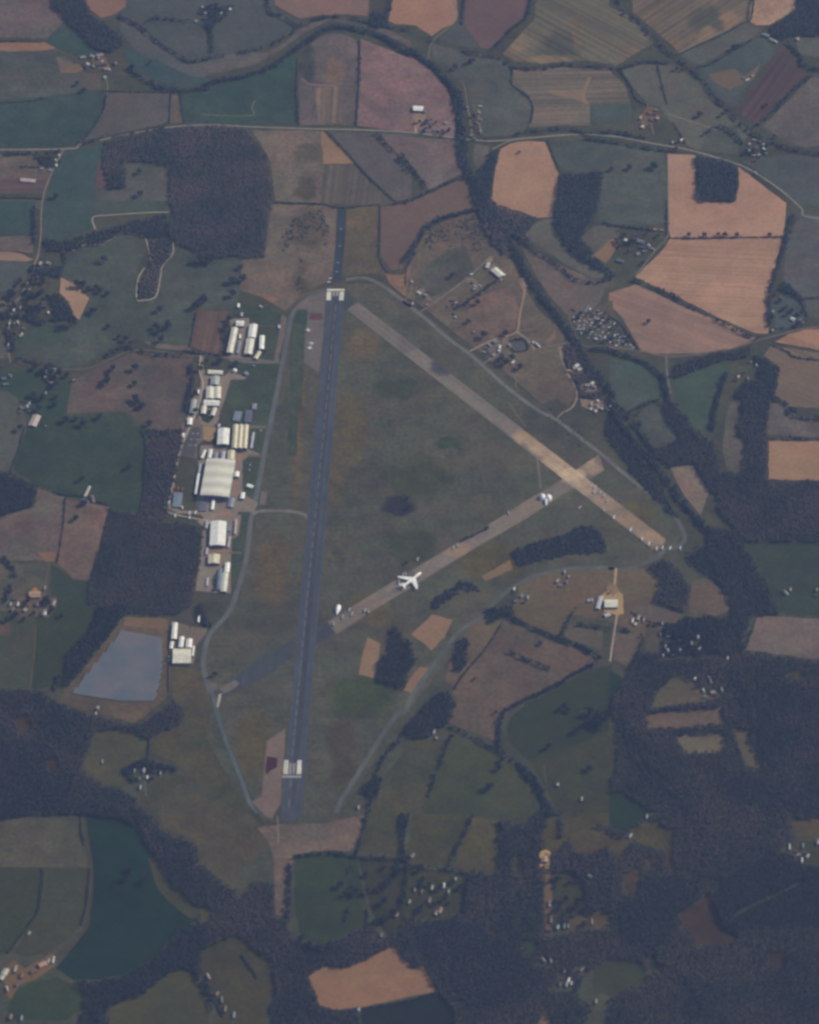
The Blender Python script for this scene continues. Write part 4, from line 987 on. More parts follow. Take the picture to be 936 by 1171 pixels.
# ---------------------------------------------------------------- houses and farms
HPROTO = {}
def house(px, py, L, W, ang, roof, label, kind='house', group=None):
    h = 5.2 if kind == 'house' else 4.6
    p = G(px, py, h); HOUSES.append((p.x, p.y, L / 2))
    e = empty(kind, Vector((p.x, p.y, 0)), ang); tag(e, label, kind, group)
    q = (round(L), round(W), roof, kind)
    if q not in HPROTO:
        wall = 'brick' if kind == 'house' else 'wood'
        if roof in ('white', 'pale', 'bright'): wall = 'render'
        rise = W * (.38 if kind == 'house' else .2)
        ch = [gable_walls(L, W, h, rise, WALL[wall], e), ridge_roof('roof', L, W, h, rise, roofm(roof, .62), e)]
        if kind == 'house':
            ch.append(part_box('chimney', [(L * .3, L * .3 + 1.1, -.6, .6, h + rise * .5, h + rise + 1.3)], CHIM, e))
            ch.append(part_box('door', [(-.6, .6, -W / 2 - .12, -W / 2 + .1, 0, 2.1)], DOOR, e))
            for sx in (-.3, .3): ch.append(part_box('window', [(L * sx - .7, L * sx + .7, -W / 2 - .1, -W / 2 + .1, 1.0, 2.2)], GLASS, e))
        else:
            ch.append(part_box('door', [(-1.8, 1.8, -W / 2 - .14, -W / 2 + .1, 0, 3.4)], DOOR, e))
        HPROTO[q] = ch
    else:
        for o in HPROTO[q]:
            c = o.copy(); C.objects.link(c); c.parent = e
    return e

RN = {'white': 'white roofed', 'cream': 'cream roofed', 'yellow': 'yellow roofed', 'grey': 'grey roofed', 'pale': 'pale roofed', 'tan': 'tan roofed', 'brown': 'brown roofed', 'red': 'red roofed', 'slate': 'dark roofed',
      'orange': 'orange roofed', 'green': 'green roofed', 'bluish': 'blue grey roofed', 'bright': 'bright white roofed', 'dark': 'black roofed'}
def hamlet(context, group, items, tile):
    """items: x,y,length px,width px,angle deg,roof,kind ; labels count from the left inside the hamlet"""
    L = []
    for it in items.split():
        a = it.split(',')
        x, y = pts(f'{tile}:{a[0]},{a[1]}')[0]
        l, w_ = float(a[2]), float(a[3]); ang = float(a[4]); roof = a[5]; kind = a[6] if len(a) > 6 else 'house'
        L.append((x, y, l, w_, ang, roof, kind))
    L.sort(); n = len(L)
    for i, (x, y, l, w_, ang, roof, kind) in enumerate(L):
        lab = f'{RN[roof]} {kind} {context}' + ('' if n == 1 else f', {ORD[i]} from left')
        house(x, y, l * MPP, w_ * MPP, R(ang), roof, lab, kind, group)

hamlet('in the top left farm', 'buildings of the top left farm',
 '292,288,6.5,3.6,12,pale,barn 413,275,5.5,4,-25,pale,barn 356,380,3.6,3.2,-30,bright,barn 515,262,8,5,20,tan,barn 430,412,5,2.4,-60,tan,barn 500,385,8,6,5,slate,barn 545,345,4,3,60,tan,barn 605,445,6,5,0,tan,barn 640,458,3,2.4,80,cream,barn 720,370,4,3.4,70,brown 590,385,5,3.4,-10,red 490,300,4,3,70,brown 330,420,6,2.2,-50,slate,barn 580,555,4,3,60,pale,barn 620,500,3.4,2.6,90,dark,barn', 'g')
hamlet('in the wooded top farm', 'buildings of the wooded top farm', '18,55,3.4,2.6,30,pale 90,55,4,2.6,50,pale,barn 128,38,3.6,2.4,70,white,barn 140,20,3,2.4,0,brown 20,80,3,2.4,0,brown', 'A2')
hamlet('west of the wooded top farm', 'cottages west of the top farm', '875,91,3.6,2.4,0,white 902,28,3,2.4,40,pale', 'A1')
hamlet('by the lane below the west junction', 'houses below the west junction', '246,712,3.6,3,80,tan 250,735,3,2.6,70,white 188,750,4,2.2,0,pale,barn 225,757,4,2.4,5,pale,barn 262,690,3.4,2.4,60,pale', 'A1')
hamlet('beside the white roofed barn', 'houses beside the white roofed barn', '195,545,2.8,2.8,0,bright 145,577,3.4,2.6,0,pale 110,580,4,2.4,10,pale 120,545,3.4,2.6,30,grey 205,578,3.4,2.4,0,brown 55,545,3,2,90,brown', 'A3')
hamlet('on the lane beside the thick belt', 'cottages beside the thick belt', '289,478,3.6,2.6,-70,pale 303,520,3,2.4,-70,brown 313,560,3.6,2.4,-70,red 330,545,3.4,2.4,80,brown 347,472,4.4,2,-10,cream,barn 342,500,4,2,80,tan,barn 350,532,3,2.4,-60,pale 347,585,3.6,2.4,-60,pale 308,602,4,3.4,0,tan 320,615,3,3,0,tan 375,612,3,2.4,0,brown 325,508,5,2.2,-65,brown', 'A3')
hamlet('in the brown walled farm', 'buildings of the brown walled farm', '140,522,6,2.6,70,tan,barn 148,562,5,3.4,70,cream,barn 178,500,5,3,90,brown,barn 188,530,5,3.4,90,brown,barn 210,488,4,2.6,-20,tan,barn 215,525,4,3.6,60,tan,barn 205,505,3.6,2.4,0,red 155,545,3,2.4,0,pale', 'A4')
hamlet('by the road near the brown walled farm', 'roadside cottages near the brown walled farm', '283,632,3.6,2,75,pale 300,630,3,2.4,0,brown 322,622,4,2.4,60,white 300,655,3,2.4,0,slate', 'A4')
hamlet('in the farm with the green barn', 'buildings of the green barn farm', '702,155,7,4.6,-30,green,barn 722,172,4,3.4,-30,pale,barn 742,182,5,2,-40,white,barn 688,150,3,2,0,tan,barn 840,172,4,4,60,tan,barn', 'A4')
hamlet('in the paddocks below the green barn', 'sheds in the paddocks', '618,353,5,1.8,30,white,barn 640,335,3,1.6,60,pale,barn 600,345,3,2,0,grey,barn', 'A4')
hamlet('in the ring of barns by the road bend', 'buildings of the ring of barns', '625,640,4,2.6,70,tan,barn 648,622,4.4,2.2,0,tan,barn 672,630,3.6,2.6,-40,brown,barn 688,642,3.6,2.4,80,pale,barn 690,662,4.4,2.4,-60,white,barn 668,688,4,2.4,30,tan,barn 645,690,5,2,-10,cream,barn 626,670,4,2.2,80,cream,barn 648,712,3.4,2.4,0,red 655,655,4,3,40,brown,barn 700,680,3,2.2,0,pale', 'A4')
hamlet('at the road bend right of the square wood', None, '653,768,2.8,2,-40,bright', 'A4')
hamlet('in the farm beside the great orange field', 'buildings of the orange field farm', '73,172,3.6,3.4,70,bright,barn 93,180,4,3,60,cream,barn 140,178,9,5,-25,grey,barn 118,165,7,3,-20,slate,barn 205,125,4.4,2.6,-10,tan,barn 235,127,3.6,2.4,0,tan,barn 177,197,3.4,3.2,-60,bright 195,210,3.6,1.8,-20,white 130,232,4,2.4,30,pale,barn 157,222,4,2.6,0,tan 150,205,7,2.4,-20,slate,barn 50,265,9,4,-25,bluish,barn 120,150,4,2,0,brown', 'B4')
hamlet('beside the road below the conifer block', 'roadside houses below the conifer block', '818,523,5,4.4,-40,bright,barn 852,527,3.2,2.6,0,pale 866,540,2.8,2.2,0,tan 878,525,2.6,2,0,brown 730,490,4,2,80,pale 728,512,3.4,2.4,60,pale 767,432,4,2,-50,pale 745,560,3,2.4,0,grey 728,575,3.6,2.2,80,tan 705,440,3,2.4,0,brown 775,560,3.4,2,0,slate', 'B4')
hamlet('in the wood below the right crossroads', 'houses below the right crossroads', '632,715,3.6,2.6,40,brown 656,730,3,2.6,80,pale 575,782,4.6,3,70,tan 618,790,3.6,2.4,60,brown 565,795,3,2.4,0,brown 600,760,3,2,0,red', 'B4')
hamlet('in the left hamlet', 'cottages of the left hamlet',
 '355,162,5,3.6,60,tan 432,160,4.8,4,-20,cream 300,262,4.4,3,-50,brown 330,290,4.6,3,-60,red 285,300,4,3,50,brown 355,280,3,2.4,0,grey 262,395,4,2.6,20,tan 230,405,3.6,2.6,60,tan 255,430,4,2.8,-30,pale 285,380,3.6,2.6,0,brown 135,500,3.6,2.6,40,brown 95,530,4,2.6,-40,tan 120,575,4.4,2.2,75,white 182,558,4.6,2.2,85,bright 155,490,3,2.4,0,pale 355,540,4.2,2.4,10,pale 427,602,2.8,2.4,90,bright 395,545,4.4,3,0,slate', 'v')
hamlet('in the foot of the left hamlet', 'cottages at the foot of the left hamlet', '82,695,4.8,2,75,pale 158,690,4.6,2,-75,white 125,700,4,2.4,80,brown 165,765,4,2.8,0,brown 190,795,4.4,3.2,60,tan 140,780,4,2.4,-30,red 210,740,3,2,0,pale 180,810,2.6,2,0,bright 72,890,4,1.8,85,pale', 'v')
hamlet('in the group below the hamlet road', 'houses below the hamlet road', '205,755,3.4,2.6,60,pale 200,785,4,2.8,80,tan 213,800,4.4,2.4,-40,brown 240,748,4,2.2,-10,white 272,757,2.4,2.4,0,bright 230,808,4.4,2.8,20,tan 250,782,4,2.6,60,brown 222,825,3,2.6,0,slate 203,855,4,1.6,85,pale 330,797,3.2,2.8,0,tan', 'B1')
hamlet('at the left edge below the hamlet', 'houses at the left edge', '18,790,5.4,4.4,10,bluish,barn 25,815,6,3,10,grey,barn 45,775,4,2,-30,pale 130,900,3.4,2.6,80,pale 98,918,4.6,2.4,-20,tan 118,925,3,2.4,0,brown 100,890,3,2.4,0,slate', 'B1')
hamlet('in the lower left farm', 'buildings of the lower left farm', '310,312,13,9,0,orange,barn 402,470,8,3.4,82,bright,barn 375,480,6,3,85,slate,barn 478,385,8,3.6,75,tan,barn 470,420,4,3,80,brown 328,395,6,4.6,85,brown,barn 222,445,5,4.4,60,tan,barn 160,395,6,2,85,white,barn 130,480,5,2.6,80,brown 92,395,5,2,85,pale 130,350,4,3.4,0,slate,barn 400,250,6,1.6,80,tan,barn 110,440,5,3,60,slate 392,385,5,2,85,pale,barn 245,410,4,3,0,red', 's')
hamlet('in the annex upper plots', 'huts of the annex upper plots', '74,407,5,3,-40,bright,barn 102,418,4,3,-45,tan,barn 110,400,3,2,0,brown,barn 308,325,3.6,2.4,0,bright,barn 325,380,6,3,-40,tan,barn 345,375,3.6,2.4,-30,pale,barn 310,362,5,1.4,-40,slate,barn 320,390,4,3,0,tan,barn 42,358,2.6,1.6,80,white,barn 45,455,2.6,1.8,80,bright,barn 235,515,4,2,-75,pale,barn 230,500,3,2,-60,slate,barn 225,440,4,3,0,brown,barn 238,452,3,2,30,pale,barn 440,348,3.6,2,40,tan,barn 452,330,3.4,2,60,cream,barn 110,460,2.4,2,0,pale,barn', 'B3')
hamlet('in the annex lower plots', 'huts of the annex lower plots', '240,285,5,4.4,-40,green,barn 180,318,5,2.2,-50,pale,barn 290,340,5.4,3,80,bright,barn 283,380,3,2.6,80,bright,barn 300,445,6,2.6,40,pale,barn 285,470,4,2,60,grey,barn 432,503,5,2.2,55,bright,barn 395,320,4.6,2.4,-60,pale,barn 225,425,4,2.4,60,tan,barn 130,395,2.6,2.4,0,pale,barn 148,350,3,2,0,bluish,barn 650,290,3.6,2.4,50,cream,barn 700,320,8.5,1.7,-55,bright,barn 18,178,2.6,2.2,0,pale,barn 320,410,3,2.4,0,slate,barn', 't')
hamlet('in the clearings beside the railway belt', 'houses in the railway clearings', '270,165,5.4,4.6,40,white 300,205,5.4,4.6,30,cream 240,190,3.6,3,60,tan 190,220,5,3,-10,tan,barn 435,355,4.4,3.4,60,white 458,390,5,3.6,-30,cream 400,375,4,2.6,80,pale 372,375,3.6,2,80,tan 370,410,3,2,0,brown', 'u')
hamlet('in the sandy plot below the annex', 'huts of the sandy plot', '427,575,5.6,1.9,85,pale,barn 425,630,3,2,85,white,barn 497,540,4,2.6,85,bright,barn 487,590,4.4,2,85,pale,barn 475,652,3.4,2.4,60,bright,barn 515,620,3.6,3,0,tan,barn 545,630,3,2,85,cream,barn 590,610,4,2.2,80,pale,barn 628,600,3.6,2,80,bright,barn 610,640,2.6,2,0,tan,barn', 'u')
hamlet('just outside the southern perimeter track', 'houses outside the southern perimeter track', '690,795,5,2.4,60,tan 705,815,3.6,2.4,0,pale 722,755,5,1.8,85,pale 730,800,4.4,2.4,75,brown 740,775,3,1.8,80,pale 497,832,5,2,80,white 505,885,3,2.4,0,pale 530,862,4.4,2.4,60,grey 557,870,4.6,2,85,pale 540,890,3,2.4,0,brown', 'C3')
hamlet('beside the sandy yard', 'huts beside the sandy yard', '115,435,4,2.6,80,pale,barn 150,430,4,3,85,pale,barn 650,620,7,3,75,tan,barn 590,650,7,2,80,white,barn 710,640,5,1.6,80,pale,barn 620,690,4,2.6,70,cream,barn 345,345,5,2.2,50,red,barn 325,585,5,3.4,0,grey,barn', 'y')
hamlet('in the riverside group', 'riverside houses', '248,85,3.4,1.8,75,bright 232,165,5,1.2,88,pale 292,185,4,1.8,5,grey 292,295,6,2,-75,white 252,325,5.4,1.8,85,pale 270,260,5,2.2,80,grey 385,295,4.4,2.6,-75,bright 335,325,6,3.4,0,brown 515,190,5,3.6,70,tan 530,275,4.4,2.4,60,pale 470,235,6,1.4,85,pale 380,215,4,1.2,-60,green 410,310,3,2.4,0,brown', 'n')
hamlet('among the trees below the riverside group', 'cottages below the riverside group', '495,508,3.6,2.8,85,bright 562,600,6,1.8,-75,white 575,645,3,2,0,pale 632,610,5,4.4,20,tan 617,530,5,1.6,-75,pale 700,590,6,1.8,-80,pale 605,500,5,1.2,-70,pale 655,630,3,2.6,0,brown 745,350,4.4,1.4,85,bright', 'n')
hamlet('around the bare wood and solar field', 'lonely huts near the solar field', '435,465,4.4,3.2,80,tan,barn 428,490,3,1.2,85,white,barn 456,705,5,1.2,88,pale,barn 885,70,4.4,1.4,85,pale,barn', 'D1')
hamlet('in the trees below the solar field', 'houses below the solar field', '640,745,6,2.6,85,pale 655,775,4,2,80,white 715,757,4.4,1.4,85,pale 600,745,5,1.4,85,pale 620,780,4,2,80,slate 625,820,6,1.6,85,pale 690,750,3,2,0,brown', 'D1')
hamlet('south of the perimeter track copse', 'cottages south of the copse', '140,572,6,2,80,pale 150,600,3,2,80,tan 690,808,4.4,3,80,tan 798,872,6,2,85,tan', 'D3')
hamlet('beside the belt near the perimeter', None, '700,910,5.4,2,85,pale', 'D2')
hamlet('in the bottom left farm', 'buildings of the bottom left farm', '22,705,9,6.5,70,cream,barn 8,730,6,5,70,cream,barn 68,690,9,3,80,tan,barn 95,720,7,3,85,brown,barn 190,670,9,6,30,orange,barn 238,650,9,2,85,white,barn 215,655,6,3,75,tan,barn 150,700,6,4,30,brown,barn 32,780,7,1.6,-75,white 45,905,7,4,80,brown 95,910,6,2,85,pale 75,760,5,3,60,slate,barn 130,530,4,2,60,pale,barn', 'E1')
hamlet('in the lower garden plots', 'houses of the lower garden plots', '790,335,6,4,-50,red 30,725,8,3,-70,tan 90,830,8,3,-85,bluish 105,870,8,3,85,brown 145,895,7,2,85,pale 700,872,4,3,85,pale 70,800,5,3,60,brown 870,450,5,3,60,brown 800,540,6,3,85,brown', 'E2')
hamlet('among the lower garden houses', 'lower garden houses', '42,185,6,4,60,brown 55,335,6,2.4,80,tan 85,345,5,1.8,80,brown 130,330,7,3,85,tan 183,318,7,2.6,85,bright 118,385,7,3,80,brown 165,430,8,5,70,red 150,440,6,3.4,70,tan 205,345,5,1.6,85,pale 235,290,4,2,85,pale 30,390,5,2,80,pale', 'E3')
hamlet('by the orange yard and lane', 'houses by the orange yard', '634,203,8,6.5,90,orange,barn 835,278,6,4,-40,tan 655,400,8,2.8,85,tan 660,470,9,3,85,brown 652,515,6,3,0,red 720,500,7,2.6,85,bluish 690,505,6,3.4,80,green 845,480,7,1.2,88,tan,barn 738,498,6,1.2,85,green', 'E3')
hamlet('in the wood at the lower right', 'cottages in the lower right wood', '628,652,6,3,-60,tan 660,655,5,2,-80,pale 740,740,6,2.6,75,bright 752,755,5,2,85,white 730,760,6,2.6,85,pale 800,690,7,3,50,brown 720,700,6,2.6,85,brown 862,835,6,1.8,85,tan 700,760,5,2,85,slate', 'E3')
hamlet('in the clearing on the right edge', 'houses in the right edge clearing', '805,145,8,1.4,88,bright 865,140,6,1.2,88,pale 860,205,7,1.6,85,bright 930,125,6,3,85,pale 822,185,5,2.6,-40,brown 845,180,5,2.4,20,tan 885,185,5,2.6,60,pale 870,170,4,2.6,0,brown 835,165,4,2,0,red 168,10,5,2,85,pale 95,95,6,2,60,pale', 'E4')
hamlet('beside the teal lowland right of the wood', 'houses right of the wood', '790,850,6,2.4,-60,white 808,835,5,2,85,tan 780,840,5,3,0,brown 925,835,4,3,60,brown 925,860,4,2.4,0,brown', 'C4')
hamlet('near the tin roof above the teal field', 'houses near the tin roof', '100,25,5,3,40,brown 120,15,4,3,60,pale 135,40,3,2,0,brown 205,105,2.4,1.8,0,pale 90,40,3,2,0,tan', 'C1')

# ---------------------------------------------------------------- domes, tents
DOMEM = plain('dome_fabric', (.78, .76, .68), rough=.5, var=.05)
def dome_mesh(name, rx, ry, h, parent, x=0, y=0):
    V, Fc = [], []; n, m = 20, 8
    for j in range(m):
        a = j / (m - 1) * math.pi / 2 * .98
        for i in range(n):
            th = 2 * math.pi * i / n; V.append((x + rx * math.cos(a) * math.cos(th), y + ry * math.cos(a) * math.sin(th), h * math.sin(a)))
    for j in range(m - 1):
        for i in range(n): Fc.append((j * n + i, j * n + (i + 1) % n, (j + 1) * n + (i + 1) % n, (j + 1) * n + i))
    Fc.append(tuple((m - 1) * n + i for i in range(n)))
    o = mesh_py(name, V, Fc, DOMEM, parent)
    for p in o.data.polygons: p.use_smooth = True
    return o
p = G(623.5, 568.5, 5)
e = empty('dome_shelter', (p.x, p.y, .6)); tag(e, 'heart shaped pair of white domes on the lower cross runway', 'dome shelter')
dome_mesh('dome', 8.5, 11, 11, e, -8, 2); dome_mesh('dome', 8.5, 11, 11, e, 8, 0)
dome_mesh('tunnel', 3.2, 15, 7, e, .5, -13)
p = G(386.2, 695.5, 4)
e = empty('dome_shelter', (p.x, p.y, .6), R(-14)); tag(e, 'oval pointed white shelter on the grass near the main runway', 'dome shelter')
dome_mesh('shell', 7.2, 15, 9, e); dome_mesh('porch', 3, 8, 5, e, 1.5, -13)
p = G(268.3, 423.5, 4); e = empty('storage_tank', (p.x, p.y, .3)); tag(e, 'round bright white tank beside the workshop spur', 'tank')
V, Fc = [], []
for j, (rr, zz) in enumerate(((5.6, 0), (5.6, 6), (4.4, 7.2), (2.2, 8), (.6, 8.3))):
    for i in range(20): V.append((rr * math.cos(i * .31416), rr * math.sin(i * .31416), zz))
for j in range(4):
    for i in range(20): Fc.append((j * 20 + i, j * 20 + (i + 1) % 20, (j + 1) * 20 + (i + 1) % 20, (j + 1) * 20 + i))
Fc.append(tuple(80 + i for i in range(20)))
mesh_py('shell', V, Fc, plain('tank_paint', (.8, .79, .74), rough=.4), e)

# ---------------------------------------------------------------- aircraft
WHT = plain('aircraft_white', (.80, .77, .68), rough=.35, var=.04, spec=.5); GRYA = plain('engine_grey', (.35, .36, .38), rough=.4)
def tube(name, rings, mat, parent, n=14):
    """rings: (x, y, z, ry, rz) along x"""
    V, Fc = [], []
    for (x, y, z, ry, rz) in rings:
        for i in range(n): a = 2 * math.pi * i / n; V.append((x, y + ry * math.cos(a), z + rz * math.sin(a)))
    for j in range(len(rings) - 1):
        for i in range(n): Fc.append((j * n + i, (j + 1) * n + i, (j + 1) * n + (i + 1) % n, j * n + (i + 1) % n))
    Fc.append(tuple(range(n))); Fc.append(tuple((len(rings) - 1) * n + i for i in reversed(range(n))))
    o = mesh_py(name, V, Fc, mat, parent)
    for p in o.data.polygons: p.use_smooth = len(p.vertices) == 4
    return o
def slab(name, root, tip, tr, tt, mat, parent, vertical=False):
    """tapered wing: root/tip = (x_le, x_te, y, z)"""
    V = []
    for (xl, xt, y, z), t in ((root, tr), (tip, tt)):
        xm = xl + (xt - xl) * .35
        if vertical: V += [(xl, y, z), (xm, y + t, z), (xt, y, z), (xm, y - t, z)]
        else: V += [(xl, y, z), (xm, y, z + t), (xt, y, z), (xm, y, z - t)]
    Fc = [(0, 1, 5, 4), (1, 2, 6, 5), (2, 3, 7, 6), (3, 0, 4, 7), (3, 2, 1, 0), (4, 5, 6, 7)]
    return mesh_py(name, V, Fc, mat, parent)
def jumbo(px, py, heading, label, s=1.06):
    p = G(px, py, 6); gz = ground_z(px, py)
    e = empty('airliner', (p.x, p.y, gz), heading); e.scale = (s, s, s); tag(e, label, 'airliner')
    tube('fuselage', [(35, 0, 5.4, .4, .5), (33.5, 0, 5.6, 1.8, 2.0), (30, 0, 6.2, 2.9, 3.5), (24, 0, 6.5, 3.25, 4.4), (14, 0, 6.2, 3.25, 4.1), (8, 0, 5.9, 3.25, 3.5), (-14, 0, 5.9, 3.25, 3.4), (-24, 0, 6.4, 2.6, 2.8), (-32, 0, 7.2, 1.2, 1.5), (-35, 0, 7.6, .3, .4)], WHT, e, 18)
    for sd in (-1, 1):
        slab('wing', (12, -4.5, sd * 2.6, 4.4), (-13, -17.5, sd * 32, 7.0), .9, .25, WHT, e)
        slab('tailplane', (-25, -33, sd * 1.0, 7.6), (-33, -36, sd * 11, 8.8), .4, .12, WHT, e)
        for yy, xx in ((12, 5), (21, -2.5)):
            en = tube('engine', [(xx + 3.2, sd * yy, 3.0, 1.25, 1.25), (xx + 1.5, sd * yy, 3.0, 1.45, 1.45), (xx - 1.6, sd * yy, 3.0, 1.2, 1.2), (xx - 3.4, sd * yy, 3.0, .6, .6)], GRYA, e, 12)
    slab('tail_fin', (-22, -32.5, 0, 9.0), (-32.5, -37, 0, 19.0), .55, .18, WHT, e, True)
    V, Fc = [], []
    for gx, gy in ((27, 0), (-1, -5), (-1, 5), (-4, -1.9), (-4, 1.9)):
        mesh_py('landing_gear', *(lambda V, F: (box_vf(gx - 1.3, gx + 1.3, gy - .6, gy + .6, 0, 1.3, V, F), box_vf(gx - .25, gx + .25, gy - .25, gy + .25, 1.3, 4.2, V, F), (V, F))[2])([], []), GRYA, e)
    return e
a_, b_ = G(459.8, 671.5, 7), G(481.2, 655, 7); d_ = b_ - a_
jumbo((459.8 + 481.2) / 2, (671.5 + 655) / 2, math.atan2(d_.y, d_.x), 'big white four engined jumbo parked on the lower cross runway')
def small_jet(x, y, heading, label):
    p = G(x, y, 1.5); e = empty('small_aircraft', (p.x, p.y, ground_z(x, y)), heading); tag(e, label, 'light aircraft', 'small aircraft on the upper apron')
    tube('fuselage', [(8, 0, 2, .15, .15), (6.5, 0, 2.1, .7, .8), (3, 0, 2.2, 1.1, 1.2), (-3, 0, 2.2, 1.1, 1.1), (-8, 0, 2.7, .35, .4)], WHT, e, 12)
    for sd in (-1, 1):
        slab('wing', (2.4, -1.4, sd * .9, 1.7), (-.6, -2.2, sd * 8, 2.3), .3, .1, WHT, e); slab('tailplane', (-6.2, -8.2, sd * .2, 3), (-7.4, -8.6, sd * 3.2, 3.1), .15, .06, WHT, e)
        tube('engine', [(-2, sd * 1.7, 2.7, .5, .5), (-3.2, sd * 1.7, 2.7, .6, .6), (-5, sd * 1.7, 2.7, .4, .4)], GRYA, e, 10)
    slab('tail_fin', (-5, -8, 0, 3), (-7.6, -9.2, 0, 6), .2, .08, WHT, e, True)
    mesh_py('landing_gear', *(lambda V, F: ([box_vf(gx - .15, gx + .15, gy - .15, gy + .15, 0, 1.6, V, F) for gx, gy in ((6, 0), (-1, 1.4), (-1, -1.4))], (V, F))[1])([], []), GRYA, e)
for (s_, h_, lab) in (('e:250,603', 95, 'white aircraft alone below the red pad on the upper apron'), ('e:279,722', 100, 'white aircraft, upper of the close pair on the apron'), ('e:266,762', 80, 'white aircraft, lower of the close pair on the apron')):
    x, y = pts(s_)[0]; small_jet(x, y, R(h_), lab)

# ---------------------------------------------------------------- vehicles
TYRE = plain('tyre', (.03, .03, .03)); VC = {'white': plain('van_white', (.66, .65, .60), rough=.35), 'pale': plain('van_grey', (.34, .34, .34), rough=.35), 'dark': plain('van_dark', (.06, .07, .09), rough=.35), 'red': plain('van_red', (.3, .07, .06), rough=.35)}
VP = {}
def vehicle(px, py, ang, col, label, kind='van', group=None, sc=1.0):
    p = G(px, py, 1); e = empty(kind, (p.x, p.y, ground_z(px, py)), R(ang)); e.scale = (sc,) * 3; tag(e, label, kind, group)
    key = (kind, col)
    if key not in VP:
        L, W, Hh = {'van': (5.6, 2.1, 2.4), 'lorry': (12.5, 2.5, 3.9), 'car': (4.4, 1.8, 1.45), 'mobile home': (11, 3.6, 3.1), 'caravan': (6.5, 2.4, 2.6)}[kind]
        ch = []
        if kind in ('mobile home', 'caravan'):
            ch.append(part_box('body', [(-L / 2, L / 2, -W / 2, W / 2, .45, Hh - .5)], VC[col], e))
            ch.append(ridge_roof('roof', L, W, Hh - .5, .45, VC[col], e, over=.15))
            ch.append(part_box('window', [(-L * .3, -L * .1, -W / 2 - .04, -W / 2 + .1, 1.2, 2), (L * .1, L * .3, -W / 2 - .04, -W / 2 + .1, 1.2, 2)], GLASS, e))
        else:
            hood = L * (.22 if kind != 'lorry' else .2)
            V = []; zr = Hh; zh = Hh * (.52 if kind != 'lorry' else .8)
            prof = [(-L / 2, .4), (L / 2, .4), (L / 2, zh), (L / 2 - hood, zh + .05), (L / 2 - hood - Hh * .25, zr), (-L / 2 + (.1 if kind != 'car' else .9), zr), (-L / 2, zh)]
            V = [(x, -W / 2, z) for x, z in prof] + [(x, W / 2, z) for x, z in prof]; n = len(prof)
            Fc = [tuple(range(n)), tuple(reversed(range(n, 2 * n)))] + [(i, n + i, n + (i + 1) % n, (i + 1) % n) for i in range(n)]
            ch.append(mesh_py('body', V, Fc, VC[col], e))
            ch.append(part_box('windscreen', [(L / 2 - hood - Hh * .2, L / 2 - hood + .1, -W / 2 + .15, W / 2 - .15, zh, zr - .25)], GLASS, e))
        for wx in (-.32, .32):
            for wy in (-1, 1):
                V, Fc = [], []
                for q in (-.15, .15):
                    for i in range(10): V.append((L * wx + .38 * math.cos(i * .628), wy * (W / 2 - .12) + q, .38 + .38 * math.sin(i * .628)))
                Fc = [tuple(range(10)), tuple(reversed(range(10, 20)))] + [(i, 10 + i, 10 + (i + 1) % 10, (i + 1) % 10) for i in range(10)]
                ch.append(mesh_py('wheel', V, Fc, TYRE, e))
        VP[key] = ch
    else:
        for o in VP[key]: c = o.copy(); C.objects.link(c); c.parent = e
    return e
def row(s, ang, col, kind, context, group, sc=1.0, word=None):
    P_ = sorted(pts(s)); n = len(P_); cw = {'white': 'white', 'pale': 'pale grey', 'dark': 'dark', 'red': 'red'}[col]
    for i, (x, y) in enumerate(P_):
        vehicle(x, y, ang + random.uniform(-15, 15), col, f'{cw} {kind} {context}' + (f', {ORD[i]} from left' if n > 1 else ''), kind, group, sc)
row('C4:22,515 96,570 147,612 178,632 212,655 238,650 272,652 318,652', 80, 'white', 'lorry', 'around the east end of the cross runway', 'lorries at the east end of the cross runway', 1.05)
row('C3:858,378 882,402 898,418 915,440 790,470 898,482 855,400', 70, 'pale', 'lorry', 'right of the runway crossing', 'lorries right of the runway crossing')
row('C3:472,495 228,648 245,640', 85, 'pale', 'lorry', 'beside the lower cross runway', 'lorries beside the lower cross runway')
row('g2:490,60', 85, 'pale', 'lorry', 'above the jumbo', None) if False else None
row('x:505,75 170,480 245,360 290,340', 85, 'pale', 'lorry', 'around the jumbo', 'lorries around the jumbo', 1.1)
row('D2:660,30 672,48 730,32 745,40 590,95 630,62', 85, 'pale', 'lorry', 'at the west end of the lower cross runway', 'lorries at the west end of the cross runway', 1.1)
row('b:135,870 245,850 245,885 292,845 190,808 90,765', 82, 'white', 'lorry', 'along the lower yard road', 'lorries along the lower yard road')
row('b:375,915 392,930', 82, 'pale', 'lorry', 'left of the lower white hangar', 'lorries by the lower white hangar')
row('b:130,655 158,660 190,665', 82, 'red', 'lorry', 'behind the flat blue grey building', 'red lorries behind the flat building')
row('b:718,270 722,300 712,330 708,480 702,520 790,215', 80, 'pale', 'van', 'beside the west taxiway by the big hangars', 'vans by the big hangars', 1.3)
row('e:450,145 438,178', 20, 'white', 'van', 'beside the start of the runway overrun', 'vans at the runway overrun', 1.5)
row('m:470,745 520,722 860,300', 0, 'pale', 'van', 'round the workshops', 'vans round the workshops', 1.4)
row('C4:30,690 240,640', 0, 'dark', 'van', 'near the east corner', 'dark vans near the east corner')
# car park ranks
k_ = 0
for i in range(6):
    for j in range(3):
        x, y = pts(f'b:{240 + i * 14 + j * 3},{240 + j * 45}')[0]
        vehicle(x, y, 80, ['pale', 'dark', 'white'][(i + j) % 3], f'{["pale grey", "dark", "white"][(i + j) % 3]} car in the oval car park', 'car', 'cars in the oval car park')
